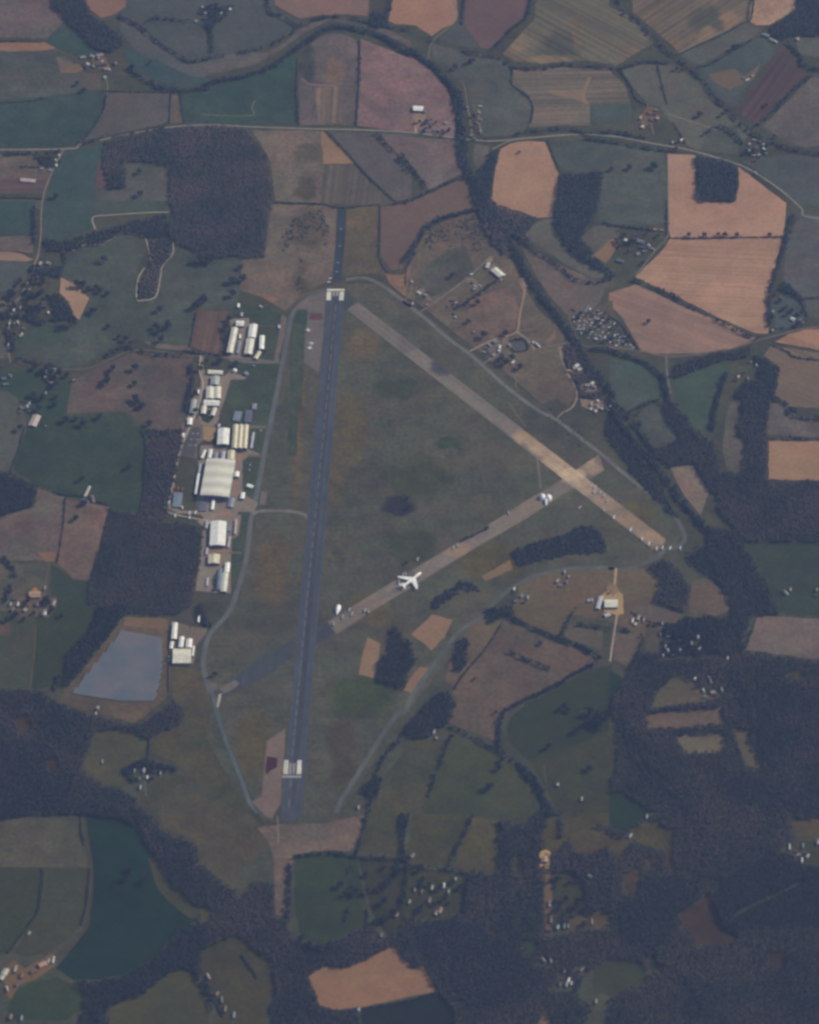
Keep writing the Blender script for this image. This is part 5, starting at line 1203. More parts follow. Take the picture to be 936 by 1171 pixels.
# mobile homes
mh = pts('q:90,215 180,170 300,90 360,120 470,170 600,290 690,400 790,540 700,545 520,490 480,460 330,450 190,390 110,280'); k_ = 0; seen_ = []
while k_ < 64:
    x = random.uniform(648, 727); y = random.uniform(349, 400)
    if inside([(x, y)], mh)[0] and all(math.hypot(x - a, (y - b) * 1.2) > 3.3 for a, b in seen_):
        seen_.append((x, y)); k_ += 1
        r_ = random.random(); ang = random.choice([80, 100, 20, -20, 60, 75]) + random.uniform(-8, 8)
        col = 'white' if r_ < .3 else 'pale'
        vehicle(x, y, ang, col, f'{"white" if col == "white" else "pale grey"} mobile home on its pitch in the crowded park', 'mobile home', 'mobile homes in the park beside the railway', random.uniform(.55, .9))
    elif random.random() < .0005: break

# ---------------------------------------------------------------- approach lights, solar farm
AL = plain('lamp_housing', (.30, .38, .42), rough=.4)
for i, s_ in enumerate(('B2:622,125', 'B2:618,200', 'B2:610,275', 'B2:605,315')):
    x, y = pts(s_)[0]; p = G(x, y, 1); e = empty('approach_light', (p.x, p.y, ground_z(x, y)))
    tag(e, f'pale approach light bar on the overrun, {ORD[i]} from the far end', 'approach light', 'approach lights on the overrun')
    part_box('crossbar', [(-4, 4, -.9, .9, 1.0, 1.5)], AL, e)
    for xx in (-3, 0, 3): part_box('post', [(xx - .1, xx + .1, -.1, .1, 0, 1.0)], AL, e)
    for xx in (-3, -1.5, 0, 1.5, 3): part_box('lamp', [(xx - .25, xx + .25, -.3, .3, 1.5, 1.9)], LIGHTP, e)

PANEL = bpy.data.materials.new('solar_glass'); PANEL.use_nodes = True
b_ = PANEL.node_tree.nodes['Principled BSDF']
_g = PANEL.node_tree.nodes.new('ShaderNodeNewGeometry'); _n = PANEL.node_tree.nodes.new('ShaderNodeTexNoise'); _n.inputs['Scale'].default_value = .012; _n.inputs['Detail'].default_value = 4
_r = PANEL.node_tree.nodes.new('ShaderNodeValToRGB'); _r.color_ramp.elements[0].position = .38; _r.color_ramp.elements[1].position = .62
_r.color_ramp.elements[0].color = (.060, .085, .105, 1); _r.color_ramp.elements[1].color = (.115, .105, .112, 1)
PANEL.node_tree.links.new(_g.outputs['Position'], _n.inputs['Vector']); PANEL.node_tree.links.new(_n.outputs[0], _r.inputs[0]); PANEL.node_tree.links.new(_r.outputs[0], b_.inputs['Base Color'])
b_.inputs['Roughness'].default_value = .6; b_.inputs['Specular IOR Level'].default_value = .25
FRAME = plain('panel_frame', (.40, .41, .42), rough=.4)
sf = pts('D1:545,122 722,155 725,250 712,350 700,395 688,438 550,440 440,425 322,405 400,300 500,180')
sg_ = GN(sf); dirv = Vector((math.sin(R(20)), math.cos(R(20)))); nrm = Vector((dirv.y, -dirv.x))
sheet('grass_under_panels', sf, ground_mat((84, 86, 92), 'm'))
pu = [Vector(p).dot(nrm) for p in sg_]; u = min(pu) + 2.5; rows = []
while u < max(pu):
    A_ = []
    n = len(sg_)
    for i in range(n):
        p, q = Vector(sg_[i]), Vector(sg_[(i + 1) % n]); a, b = p.dot(nrm) - u, q.dot(nrm) - u
        if (a < 0) != (b < 0): t = a / (a - b); A_.append((p + (q - p) * t).dot(dirv))
    A_.sort()
    if len(A_) >= 2 and A_[-1] - A_[0] > 12: rows.append((u, A_[0] + 1, A_[-1] - 1))
    u += 6.4
NR = len(rows)
for i, (u, a, b) in enumerate(rows):
    L = b - a; c = nrm * u + dirv * ((a + b) / 2); e = empty('solar_panel_row', (c.x, c.y, .9), math.atan2(dirv.y, dirv.x))
    tag(e, f'blue grey solar panel row, {ORD[i]} from left in the solar field', 'solar panels', 'solar panel rows')
    # local x along the row, -y faces the sun side
    V = [(-L / 2, -1.9, .8), (L / 2, -1.9, .8), (L / 2, 1.7, 2.4), (-L / 2, 1.7, 2.4)]; V += [(x, y, z - .08) for x, y, z in V]
    mesh_py('panel', V, [(0, 1, 2, 3), (7, 6, 5, 4), (0, 4, 5, 1), (1, 5, 6, 2), (2, 6, 7, 3), (3, 7, 4, 0)], PANEL, e)
    bx = []
    k = max(2, int(L / 12))
    for j in range(k):
        x = -L / 2 + L * (j + .5) / k; bx += [(x - .08, x + .08, 1.2, 1.35, -.8, 2.1), (x - .08, x + .08, -1.5, -1.35, -.8, .9)]
    part_box('stand', bx, FRAME, e)

# ================================================================== WOODS
CLEAR += [pts('A4:600,620 720,600 720,720 600,720')]
wood('p', 'A1:470,628 560,606 760,572 936,560 A2:210,575 250,640 292,690 310,760 320,830 318,936 B2:318,0 298,110 282,245 100,245 50,262 B1:880,225 775,180 752,150 772,45 745,0 A1:748,936 755,850 752,745 690,722 562,722 562,838 482,840 465,760 460,690', 'large square purple brown wood south of the main road', 10, 4.6, 7.5)
wood('b', 'A1:195,0 350,0 400,60 470,108 540,158 548,195 500,225 450,222 420,205 370,160 330,120 280,60 240,30', 'long dark wood running down to the top left farm', 12)
wood('b', 'A1:150,690 280,690 262,740 215,742 185,720', 'small dark copse in the corner below the top left junction', 10)
wood('x', 'A1:490,770 555,760 560,838 500,842', 'dark clump filling the notch in the big square wood', 12)
wood('b', 'A2:742,112 770,45 800,55 832,48 880,0 900,0 860,60 832,85 830,110 780,120', 'wishbone shaped copse between two red fields at the top', 11)
wood('b', 'A2:0,30 60,10 130,30 120,60 60,110 40,140 0,90', 'dark garden wood around the top farm', 10)
wood('b', 'A4:862,0 936,0 936,162 820,152 760,172 722,120 832,45', 'dark wood filling the top right corner', 12)
wood('b', 'P:640,198 690,196 688,215 683,243 668,262 666,272 678,290 690,303 704,313 700,319 680,308 652,287 636,264 633,232', 'dark wood with a curved tail beside the orange hexagonal field', 12)
wood('b', 'k:470,345 560,360 630,378 682,402 690,500 670,577 495,577 470,540 478,440', 'square dark wood cut into the big orange field', 12)
wood('b', 'A3:400,660 430,670 400,780 385,936 300,936 320,800 380,700', 'dark wood on the left edge of the orange hexagonal field', 11)
wood('p', 'B3:330,0 420,0 520,60 600,75 610,120 600,190 560,200 480,150 460,240 400,210 360,130', 'brown wood at the bend where the stream meets the railway belt', 11)
wood('x', 'B1:415,135 500,120 600,80 745,55 770,150 655,160 560,140 450,190 330,215 200,222 190,165 300,170', 'thin mixed wood along the pale curving track', 9)
wood('p', 'B1:655,168 770,160 768,238 725,285 708,398 690,422 612,430 618,350 670,290 668,220', 'narrow brown wood enclosed by the pale looping track', 8)
wood('b', 'v:220,180 400,180 560,190 620,60 570,60 590,240 520,280 440,260 300,260', 'dark trees behind the lane cottages', 9)
wood('b', 'v:430,430 520,440 620,520 640,640 560,660 440,680 480,560', 'dark trees left of the small orange field', 9)
wood('b', 'v:0,600 120,590 180,620 400,650 410,710 340,720 180,640 0,690', 'dark tree line through the middle of the hamlet', 9)
wood('b', 'v:50,700 120,800 160,850 150,936 60,936', 'dark trees at the foot of the hamlet', 9)
wood('b', 'C1:0,312 45,312 110,352 172,372 180,400 150,455 0,605', 'dark evergreen wood on the left edge beside the teal field', 12)
wood('p', 'C1:665,132 825,122 780,350 740,480 755,500 705,535 C1:625,505 645,330', 'purple brown plantation strip behind the big hangar', 7)
wood('p', 'C1:490,472 625,503 705,532 880,548 905,600 872,790 855,936 D1:850,10 780,55 540,40 380,0 C1:378,930 400,800 450,640', 'large purple brown plantation west of the lower hangars', 7, 4.0, 6.5)
wood('b', 'D1:290,375 300,230 400,115 450,10 560,0 560,55 525,110 400,255', 'dark wood along the north west side of the blue solar field', 11)
wood('b', 'D1:880,0 D2:0,0 50,100 20,100 D1:880,60', 'small dark copse beside the bend of the west taxiway', 9)
wood('p', 'D1:0,392 150,382 265,442 420,500 600,545 640,535 780,425 830,490 780,560 700,575 665,605 600,570 430,560 400,640 365,740 450,800 580,850 640,936 E1:700,30 720,70 860,130 936,200 936,450 800,330 740,270 680,170 620,60 560,28 380,0 350,0 180,0 0,45', 'big bare wood below the solar field', 12)
wood('b', 'D1:545,740 640,690 780,730 800,760 740,770 600,800', 'dark trees around the house below the solar field', 9)
wood('x', 'D2:852,95 900,160 936,175 D3:40,180 58,260 20,330 D2:905,382 850,370 782,342 790,262 842,180', 'mixed wood between the two orange patches beside the perimeter', 12)
wood('b', 'D3:240,170 290,148 345,185 332,240 262,300 232,290', 'oval dark copse beside the perimeter track', 12)
wood('b', 'C3:472,670 600,620 720,592 800,545 860,555 902,610 905,665 780,672 700,682 600,705 530,730', 'long dark gorse wood inside the airfield below the runway crossing', 8)
wood('b', 'C3:620,795 720,805 840,830 825,936 760,936 750,880 640,850', 'dark wood left of the sandy yard', 9)
wood('b', 'C3:250,795 330,815 340,840 255,830 205,880 150,925 120,890 200,835', 'thin hooked dark thicket between runway and perimeter track', 7)
wood('b', 'P:552,694 580,692 596,700 575,706 558,712', 'dark thicket just outside the southern perimeter track', 8)
wood('p', 'C4:130,760 240,700 330,760 362,840 350,936 262,902 170,860 135,830', 'round brown wood at the eastern corner of the airfield', 12)
wood('x', 'C4:120,0 130,50 155,130 200,208 315,165 250,60 230,0 330,0 372,110 470,180 500,320 470,400 448,385 370,272 272,285 200,225 150,150', 'branching wood between the small eastern fields', 11)
wood('p', 'C4:560,140 605,0 712,0 704,345 936,365 936,612 605,620 560,560 500,500 480,400 500,310 600,320 608,170', 'large brown wood around the orange rectangle on the right edge', 12)
wood('b', 'B4:640,680 700,700 765,742 740,860 712,936 600,936 560,850 620,800 680,800', 'dark wood below the right hand crossroads', 11)
wood('x', 'C4:440,560 560,560 640,700 720,830 760,936 D4:700,60 640,130 600,212 520,240 470,200 540,60 560,0 C4:540,900 440,700', 'mixed wood along the railway at the right', 11)
wood('b', 'C4:350,690 440,640 540,720 560,850 470,790 400,760', 'dark scrub behind the east corner of the airfield', 7)
wood('x', 'B4:275,780 300,725 400,695 560,665 640,640 620,690 550,702 400,745 300,790', 'dark wood strip under the lower country road', 10)
wood('p', 'D4:70,330 90,288 130,210 160,220 225,222 350,240 520,240 600,212 900,255 936,200 936,936 E4:936,20 936,25 812,20 840,120 810,190 860,235 936,262 936,936 0,936 0,820 175,745 150,650 0,650 E3:850,685 820,700 780,800 850,860 725,936 640,862 490,936 258,936 230,870 165,800 E3:95,680 25,692 0,620 0,480 10,445 130,470 278,440 288,262 424,262 430,30 560,45 590,0 D4:0,845 60,835 150,900 200,936 E4:100,80 200,30 0,0 D4:0,790 32,760 45,560 0,430 40,400 60,350', 'vast bare wood filling the bottom right of the view', 12.5, 5.6, 9.0)
wood('b', 'E4:500,320 720,170 936,270 936,450 700,490 585,525 512,500 470,400', 'dark green conifer block inside the vast bare wood', 16, 4.6, 6.2)
wood('p', 'E2:0,232 140,332 180,390 230,300 320,310 330,455 392,470 400,560 470,590 600,565 740,490 830,545 900,510 936,470 E3:20,480 30,690 E2:936,680 860,585 760,640 640,690 550,680 475,722 510,800 530,858 600,875 720,862 700,936 290,936 330,760 310,660 230,600 160,540 100,560 0,610', 'winding bare wood below the runway end', 11)
wood('b', 'E1:330,745 440,742 560,716 680,655 780,542 870,482 936,490 936,900 860,700 800,690 720,740 640,802 480,862 500,936 300,936 380,850 380,800', 'dark wood below the dark green field at bottom left', 12)
wood('x', 'D3:0,570 60,500 150,405 200,392 240,440 232,530 170,545 120,600 30,600', 'mixed copse at the corner of the perimeter track', 11)
wood('x', 'D2:700,840 780,770 840,800 822,860 720,855', 'small copse outside the southern perimeter', 10)
wood('b', 'E3:740,170 830,182 920,152 936,250 936,430 840,432 800,460 830,330 760,262', 'dark wood around the lane house at bottom right', 10)
wood('b', 'D4:40,150 80,90 300,90 330,60 470,60 520,60 520,210 340,235 230,215 225,100 165,92 150,135 90,135', 'dark trees around the riverside houses', 9)
wood('b', 'B4:780,345 870,425 860,440 770,390', 'small dark conifer block above the roadside houses', 11)
wood('b', 'B3:655,720 700,640 690,760 690,840 655,860 680,780', 'thin crescent of dark trees in the annex', 7)
wood('p', 'B3:700,645 780,640 860,790 890,900 850,880 790,860 740,760 725,700', 'dark wood around the white roofed houses by the railway', 9)
wood('x', 'P:700,470 720,500 745,540 775,590 768,590 735,553 702,512 690,492', 'long scrub wood outside the eastern taxiway', 7)

wood('x', 'D4:640,380 780,400 936,440 936,620 800,660 700,620', 'mixed paler trees in the right part of the vast wood', 12, spacing=10)
wood('x', 'E4:620,620 936,600 936,936 740,936 700,780', 'mixed paler trees at the bottom right corner', 12, spacing=10)
wood('b', 'D1:0,600 200,620 340,760 300,900 100,930 0,850', 'darker bluish part of the bare wood on the left edge', 13, spacing=9)
wood('b', 'E4:150,300 300,260 420,330 340,440 220,600 60,560 40,400', 'darker bluish heart of the lower wood', 13, spacing=9)

# ================================================================== TREE BELTS
belt('b', 'A2:0,385 100,352 200,335 330,285 400,230 480,175 540,132 600,115 680,125 770,145 850,185 936,235 A3:30,215 100,265 180,335 232,400 255,480', 9, 'broad dark stream belt curving across the top')
belt('b', 'A1:575,295 640,350 720,388 800,402 936,390', 8, 'dark stream belt east of the top left farm')
belt('b', 'A2:0,262 120,240 200,226 280,208 340,178 400,150 440,108 500,82 570,72 620,68 700,82 760,102 850,118 936,128 A3:50,128 130,178 200,202 280,225 370,243 430,258 488,292', 5, 'upper tree line running parallel above the stream belt', gaps=.12)
belt('b', 'A3:245,400 250,480 262,560 268,620 272,700 300,790 350,860 380,936', 16, 'thick tree belt crossing the main road at the cottages')
belt('b', 'B3:390,0 440,110 480,180 540,290 600,390 660,470 720,550 780,640', 11, 'railway belt between annex and the upper pastures', h=12)
belt('b', 'B3:350,20 400,120 430,200', 14, 'thick end of the belt above the annex')
belt('b', 'B3:770,620 830,720 880,790 936,860 C4:0,0 60,100 130,190 200,270 270,360 340,460 420,540', 11, 'railway belt along the eastern taxiway', h=12)
belt('b', 'C4:30,0 90,70 150,150 210,240', 5, 'second row of trees beside the railway')
belt('b', 'C4:400,520 480,620 560,720 620,800 655,900', 13, 'railway belt in the lower right')
belt('b', 'A4:0,0 50,30 90,62 150,110 220,190 300,255 360,300 420,360 470,430 530,490 600,560 660,600 760,640 850,670 936,740', 5.5, 'diagonal belt crossing the striped fields at top right')
belt('b', 'A3:595,0 565,45 490,120 440,178 392,222', 5, 'sloping belt right of the purple field')
belt('b', 'A4:790,185 850,240 900,300 936,345', 6, 'belt dropping to the right edge at the top')
belt('b', 'A4:655,560 700,520 760,465 820,400 900,330', 5, 'belt below the dark ploughed strip')
belt('x', 'A4:10,300 60,300 120,282 180,270 290,282', 4, 'wavy hedge line above the triangular pasture')
belt('x', 'A3:495,298 620,302 720,283 820,292 936,300', 4, 'line of bushes between the two striped fields')
belt('b', 'A3:500,600 560,582 700,570 760,575 830,592 936,585 A4:60,590 170,612', 4, 'roadside trees above the middle of the main road')
belt('b', 'A3:820,615 936,628 A4:100,645 200,662 320,675', 4, 'roadside trees below the road near the brown farm')
belt('b', 'A4:420,600 500,560 600,640', 3, 'garden belt around the small eastern pasture')
belt('x', 'B4:822,62 800,140 770,230 750,300 725,370 712,450 715,560', 7, 'belt down the right side of the great orange field')
belt('x', 'B4:112,345 180,372 250,402 360,462 480,522 600,590 680,612', 4.5, 'sloping belt between the great orange field and the road field')
belt('b', 'B3:840,655 936,668 B4:60,685 150,712 215,760 245,790', 6, 'belt under the mobile home park')
belt('b', 'B4:240,770 258,860 280,936 C4:350,80', 9, 'belt beside the lane south of the road')
belt('b', 'B4:90,936 180,895 235,880', 4, 'short belt closing the small green pasture')
belt('b', 'B4:530,760 490,860 470,936 C4:455,120', 9, 'belt right of the green triangular pasture')
belt('b', 'B4:720,860 780,900 840,936 C4:800,25 860,65 936,85', 5, 'belt sloping to the right edge beside the rectangle')
belt('b', 'C4:705,160 800,158 936,165', 3, 'thin belt on top of the orange rectangle')
belt('b', 'B3:480,120 560,200 630,240 700,290 770,345 850,360 936,345', 5, 'curved belt across the pastures east of the railway')
belt('b', 'B3:0,270 60,190 110,110 150,80 250,50 330,35', 6, 'belt around the top of the annex')
belt('b', 'B3:230,480 300,440 380,380 440,340', 5, 'dark hedge belt in the middle of the annex')
belt('b', 'A1:530,68 620,112 700,180 800,245 850,270 936,260', 3, 'curved hedge in the top green pasture')
belt('b', 'A1:655,95 690,76 760,82 860,92', 2.5, 'short curved hedge by the top farm')
belt('b', 'A2:262,0 300,28 360,65 425,110', 3, 'hedge sloping down left of the top red field')
belt('b', 'A2:45,110 48,240', 4, 'short belt below the top farm')
belt('x', 'A2:785,592 850,668 900,730 936,770', 3.5, 'bushy hedge sloping towards the stream below the road')
belt('b', 'A2:870,905 936,888 A3:100,860 180,820 270,780', 3, 'belt closing the bottom of the road fields')
belt('b', 'A3:0,690 60,770 110,835', 3.5, 'bushy hedge ending at the pasture bottom')
belt('x', 'B1:470,690 540,650 600,660 700,680 800,685 860,690', 5, 'trees along the hamlet road')
belt('b', 'B1:60,690 120,712 200,725 250,735', 5, 'trees above the bend of the hamlet road')
belt('b', 'A1:0,680 100,682 200,676 275,672', 3.5, 'trees below the west end of the main road', gaps=.15)
belt('x', 'A1:360,638 470,612 600,588 740,560', 2.5, 'trees above the main road by the square wood', gaps=.15)
belt('b', 'B1:150,20 155,100 155,190', 5, 'trees along the lane above the hamlet')
belt('b', 'B1:850,730 855,800 840,880 830,936', 6, 'dark belt west of the hangar road')
belt('b', 'a:505,380 520,460 505,560', 3, 'dark trees behind the long cream hangar')
belt('x', 'C1:660,120 740,130 810,120', 4, 'belt above the plantation strip')
belt('b', 'C1:20,690 60,760 40,830 20,900', 6, 'trees west of the lower left farm', gaps=.3)
belt('b', 'D3:170,540 240,560 300,592 400,642 470,682 540,735', 5, 'belt above the southern green field')
belt('b', 'D3:530,730 590,800 630,870 640,936 E3:605,80 590,200 600,330 620,420', 14, 'wide dark stream belt in the lower centre')
belt('b', 'D3:430,640 428,560 450,490 510,445 590,410 680,365 770,310 860,265', 6, 'tree line curving above the lower green bowl')
belt('b', 'D3:405,30 480,55 560,98 680,148 800,195 890,245', 6, 'straight belt below the houses by the perimeter')
belt('b', 'D3:480,215 560,252 665,292', 4, 'short dark tree row standing alone in the brown field')
belt('b', 'D3:702,150 735,80 775,20', 5, 'belt linking the straight belt to the gorse houses')
belt('b', 'D3:780,92 850,100 936,116', 3, 'thin belt left of the pale lane')
belt('b', 'D3:218,585 180,680 145,770 112,870', 4, 'belt between the two southern pastures')
belt('b', 'D2:936,530 880,610 820,680 770,790 750,936', 5, 'belt outside the south eastern perimeter')
belt('b', 'E2:735,0 715,100 690,185', 4, 'belt right of the runway end field')
belt('b', 'E2:925,0 905,100 890,200', 4, 'belt between the narrow southern pastures')
belt('b', 'E2:410,190 560,170 690,190 900,200', 4, 'belt along the top of the lower green field')
belt('b', 'E2:395,230 390,350 385,470', 6, 'belt beside the strip below the runway')
belt('b', 'E3:310,10 270,100 205,230', 3, 'slanting hedge between two lower pastures')
belt('b', 'E3:20,230 150,240 285,262', 4, 'belt above the lower gardens')
belt('b', 'E3:290,262 290,350 280,450', 6, 'dark belt right of the lower gardens')
belt('b', 'E3:0,0 0,120 20,240 0,400', 5, 'belt left of the lower gardens')
belt('b', 'D4:160,482 260,470 340,462 420,452 500,440', 7, 'belt above the upper strip clearing')
belt('b', 'D4:290,572 400,562 510,550', 5, 'belt between the two strip clearings')
belt('b', 'E1:120,0 0,10', 5, 'belt above the grey field at the left edge')
belt('b', 'E2:640,480 680,300 660,230', 5, 'trees left of the lower garden house', gaps=.2)
belt('b', 'D4:90,290 130,210 150,135', 4, 'belt right of the pale lane pasture')
belt('p', 'E3:700,20 720,150 740,250', 6, 'thin bare belt right of the orange yard', gaps=.25)

belt('b', 'D4:540,290 600,400 640,520 690,640 740,740', 9, 'dark belt winding past the slanting strip clearing', h=14)
belt('b', 'D4:60,450 80,600 130,720 200,800 300,860 360,936 E4:390,60 430,150 410,260 380,380', 8, 'dark stream belt winding down through the vast wood', h=14)
belt('b', 'D4:100,560 150,680 220,760 330,800', 6, 'short dark belt below the strip clearings', h=14)
belt('b', 'E4:60,400 160,560 260,680 360,760 430,900', 7, 'dark belt crossing the bottom of the vast wood', h=14)
belt('b', 'E3:440,30 470,200 450,400 520,560', 6, 'dark belt in the narrow wood left of the stream', h=13)
belt('x', 'D4:650,350 780,370 936,400', 6, 'mixed belt on the upper right of the vast wood', h=13)
wood('b', 'E3:40,500 250,470 420,530 560,640 640,740 560,820 420,860 300,860 220,780 120,640', 'darker bluish part of the vast wood beside the orange field', 13)
wood('b', 'D4:420,700 600,760 760,800 936,780 936,900 700,936 500,850', 'darker bluish middle of the vast wood', 13, spacing=10)

# ================================================================== HEDGES
for s_, w_, lab in (
 ('A1:0,185 60,182 190,184', 2.0, 'dark hedge above the bare orange strip at the top left'),
 ('A1:0,880 60,880 190,886', 1.5, 'hedge at the foot of the brown strip left of the lane'),
 ('A1:455,405 760,410', .8, 'faint hedge across the fields below the stream belt'),
 ('A1:800,412 822,545', 1.5, 'hedge along the right of the narrow wedge field'),
 ('A1:762,412 755,548', 1.0, 'hedge along the left of the narrow wedge field'),
 ('A1:475,420 460,495 400,590 345,640', 1.3, 'hedge on the farm lane beside the big teal field'),
 ('A1:0,470 100,452 200,432', 1.0, 'low hedge on top of the big teal field'),
 ('A1:90,742 180,745', 2.5, 'short hedge in the paddock below the west junction'),
 ('A2:430,270 425,400 428,470 435,555', 2.2, 'bushy hedge left of the marked brown field'),
 ('A2:706,175 706,300 700,420 690,560', 2.6, 'bushy dark hedge between the marked brown field and the red one'),
 ('A2:560,588 600,630 650,682 740,782 870,903', 1.7, 'long straight dark hedge sloping below the main road'),
 ('A2:318,900 400,903 530,907', 1.3, 'thin hedge at the top of the scrubby field above the airfield'),
 ('B2:797,20 795,150 792,245 830,320', 1.3, 'hedge bounding the grass right of the runway overrun'),
 ('B2:530,10 612,28 680,25 800,12', 1.0, 'hedge crossing above the runway overrun'),
 ('A3:300,0 270,60 265,110', 3.5, 'thick hedge between the bright and the purple field at top'),
 ('A3:490,302 486,370 520,400 560,430 582,480 570,550', 1.6, 'hedge curving around the lower striped field'),
 ('A4:400,298 450,285 500,256 560,222 640,175', 3.0, 'bushy hedge in the paddocks left of the green roofed barn'),
 ('A4:215,285 235,370 260,465', .8, 'thin straight hedge through the triangular pasture'),
 ('A4:50,315 100,388 120,440 175,470', 2.2, 'hedge above the brown walled farm'),
 ('A4:285,545 320,600 340,640', 1.3, 'short hedge right of the brown walled farm'),
 ('A4:620,90 640,50 670,0', 1.8, 'hedge between the streaked field and the sandy field'),
 ('A4:605,95 500,155 310,240', 1.2, 'hedge below the streaked field'),
 ('B4:268,163 400,165 600,160 778,158', 1.2, 'thin dark hedge across the great orange fields'),
 ('B4:860,435 936,410', 1.2, 'hedge reaching the right edge above the roadside houses'),
 ('B4:850,430 885,520', 1.6, 'hedge beside the roadside houses at the right'),
 ('B4:722,640 800,672 860,700 936,732', 1.4, 'hedge between the two orange fields at the right edge'),
 ('B4:0,510 50,545 90,600 135,665', 2.2, 'hedge right of the mobile home park'),
 ('B4:258,0 260,145', 1.0, 'hedge beside the farm track left of the great orange field'),
 ('B4:0,105 60,110 130,120 200,125', 4.0, 'dark hedge above the orange farm yard'),
 ('A3:645,625 700,765', 1.0, 'hedge right of the orange hexagonal field'),
 ('A3:432,670 408,770 395,900', 1.5, 'hedge down the left of the orange hexagonal field'),
 ('k:0,690 100,710 200,720', 3.0, 'hedge above the farm pond'),
 ('B3:60,225 20,300 15,380', 1.2, 'hedge at the west corner of the annex'),
 ('t:410,275 520,255 560,260 600,340 570,375 450,392 425,350', 2.6, 'thick bank of bushes around the annex hard standing'),
 ('a:280,560 400,570 500,580', 2.4, 'hedge below the small ploughed field beside the hangars'),
 ('a:245,510 300,235', .9, 'hedge left of the small ploughed field'),
 ('C1:630,130 650,180 645,300 640,400 620,495', 2.2, 'tall hedge between the teal field and the plantation'),
 ('C1:110,110 80,220 45,310', 1.0, 'hedge at the left of the teal field by the tin roof'),
 ('C1:240,400 300,415 380,420 480,462', 2.8, 'hedge at the foot of the big teal field by the hut'),
 ('C1:290,430 280,560 255,715', 1.2, 'hedge between the grey and the tan fields'),
 ('C1:490,475 450,640 400,800', 1.4, 'hedge at the plantation edge beside the tan field'),
 ('D1:255,330 240,390', 5.0, 'short dark hedge at the head of the bare wood'),
 ('D1:650,570 665,620 655,700', 1.6, 'hedge between the two fields below the solar field'),
 ('D1:755,120 752,260 752,400', 1.1, 'dark hedge between solar field and airfield'),
 ('E1:180,245 190,270 178,380 165,440 125,500 60,590 30,625', 1.6, 'hedge winding between the two lower left pastures'),
 ('E1:358,0 362,80 375,140', 2.4, 'hedge at the top of the curving lane in the lower left'),
 ('E1:400,245 385,400 360,500', 1.3, 'hedge along the curving lane in the lower left'),
 ('E2:180,630 215,680 250,730', 3.2, 'short slanting hedge in the lower meadow'),
 ('E2:10,740 50,820 100,910', 2.8, 'hedge beside the bottom left cottages'),
 ('D3:440,92 385,180 330,250 260,330 232,385', 1.8, 'hedge crossing the brown field near the perimeter track'),
 ('E3:0,840 100,810 165,800', 1.6, 'hedge under the large orange field at the bottom'),
 ('E2:510,860 600,880 720,868 860,845 936,828', 3.0, 'dark hedge along the foot of the large orange field'),
 ('E4:630,560 660,660 685,780 700,860 720,936', 1.3, 'thin dark hedge line running down to the bottom edge'),
 ('E4:460,345 480,430 510,500 570,545 635,575', 2.6, 'dark hedge around the conifer block'),
 ('D4:505,465 520,540 560,620 605,730', 4.0, 'hedge left of the slanting strip clearing'),
 ('E4:420,600 500,590 580,570', 2.0, 'hedge under the bare brown clearing'),
 ('C3:260,620 300,600 350,575 385,555', 3.2, 'row of dark bushes above the lower cross runway'),
 ('c:437,520 436,580 430,640', 3.0, 'tall dark hedge between two lower hangars'),
 ('a:200,540 300,555', 3.5, 'dark hedge end beside the small ploughed field'),
 ('E2:740,430 735,500 700,560', 3.5, 'hedge below the garden house near the bottom'),
 ('C4:920,60 932,165', 2.0, 'short hedge above the orange rectangle at the right edge'),
 ('D4:165,95 222,102', 2.0, 'short hedge above the green riverside paddock'),
 ('n:0,700 20,720 60,690', 3, 'short hedge left of the pasture with cottages'),
 ('D4:100,40 200,85 300,95', 3, 'hedge below the pasture beside the sandy yard'),
):
    hedge(s_, w_, lab)

# ================================================================== SINGLE TREES
T = trees
T('B4:355,150 425,152 485,148 518,150 570,153 715,152', 8, 'on the hedge across the great orange fields')
T('B4:175,538', 8, 'standing alone in the road field below')
T('A1:620,765 625,865', 11, 'in the pasture notched into the square wood', 'b')
T('A1:250,875', 11, 'alone in the green field beside the lane', 'b')
T('A1:345,372 375,402', 9, 'by the paddock below the top left farm', 'b')
T('A1:670,278 590,300', 8, 'north of the stream belt near the farm', 'b')
T('A3:235,302 300,275 315,270', 8, 'in the pasture below the upper tree line', 'b')
T('A3:520,678', 6, 'on the upper part of the orange hexagonal field', 'x')
T('A4:300,310 325,312', 7, 'below the diagonal belt in the triangular pasture', 'b')
T('A4:405,512 508,510', 10, 'in the pasture left of the ring of barns', 'b')
T('A4:10,755 90,748 195,738 205,745', 9, 'in the pasture below the road near the orange field', 'b')
T('A4:575,205 555,215 700,470', 8, 'around the paddocks of the green roofed barn', 'b')
T('B1:465,265 345,372 372,375 395,395 430,385 445,400 478,412 420,495 410,490 480,560 530,605 560,615 585,640', 10, 'in the big parkland pasture', 'b', 'parkland trees')
T('B1:320,540', 19, 'large and round at the foot of the small orange field', 'b', 'parkland trees')
T('B1:695,560 712,575 750,552 710,485 720,622', 12, 'below the pale looping track', 'b', 'parkland trees')
T('B1:895,450 912,432 880,465', 12, 'above the small ploughed field', 'b', 'parkland trees')
T('B1:605,745 600,815 605,880 635,910 615,895 490,760 480,792 505,745 480,810', 10, 'in the brown field below the hamlet road', 'b', 'trees of the brown field')
T('B2:140,355 185,345 175,295 140,415 20,440', 11, 'along the west edge of the scrub field', 'b')
T('B2:10,450 0,260 40,262', 14, 'below the square wood', 'b')
T('C1:290,80 340,72 375,95 445,68 90,118 665,95 630,20', 11, 'around the top of the big teal field', 'b')
T('C1:575,290 340,520 365,345 375,450', 9, 'in the fields beside the hut with the pale track', 'b')
T('D3:720,465 735,480', 9, 'in the lower green bowl', 'b')
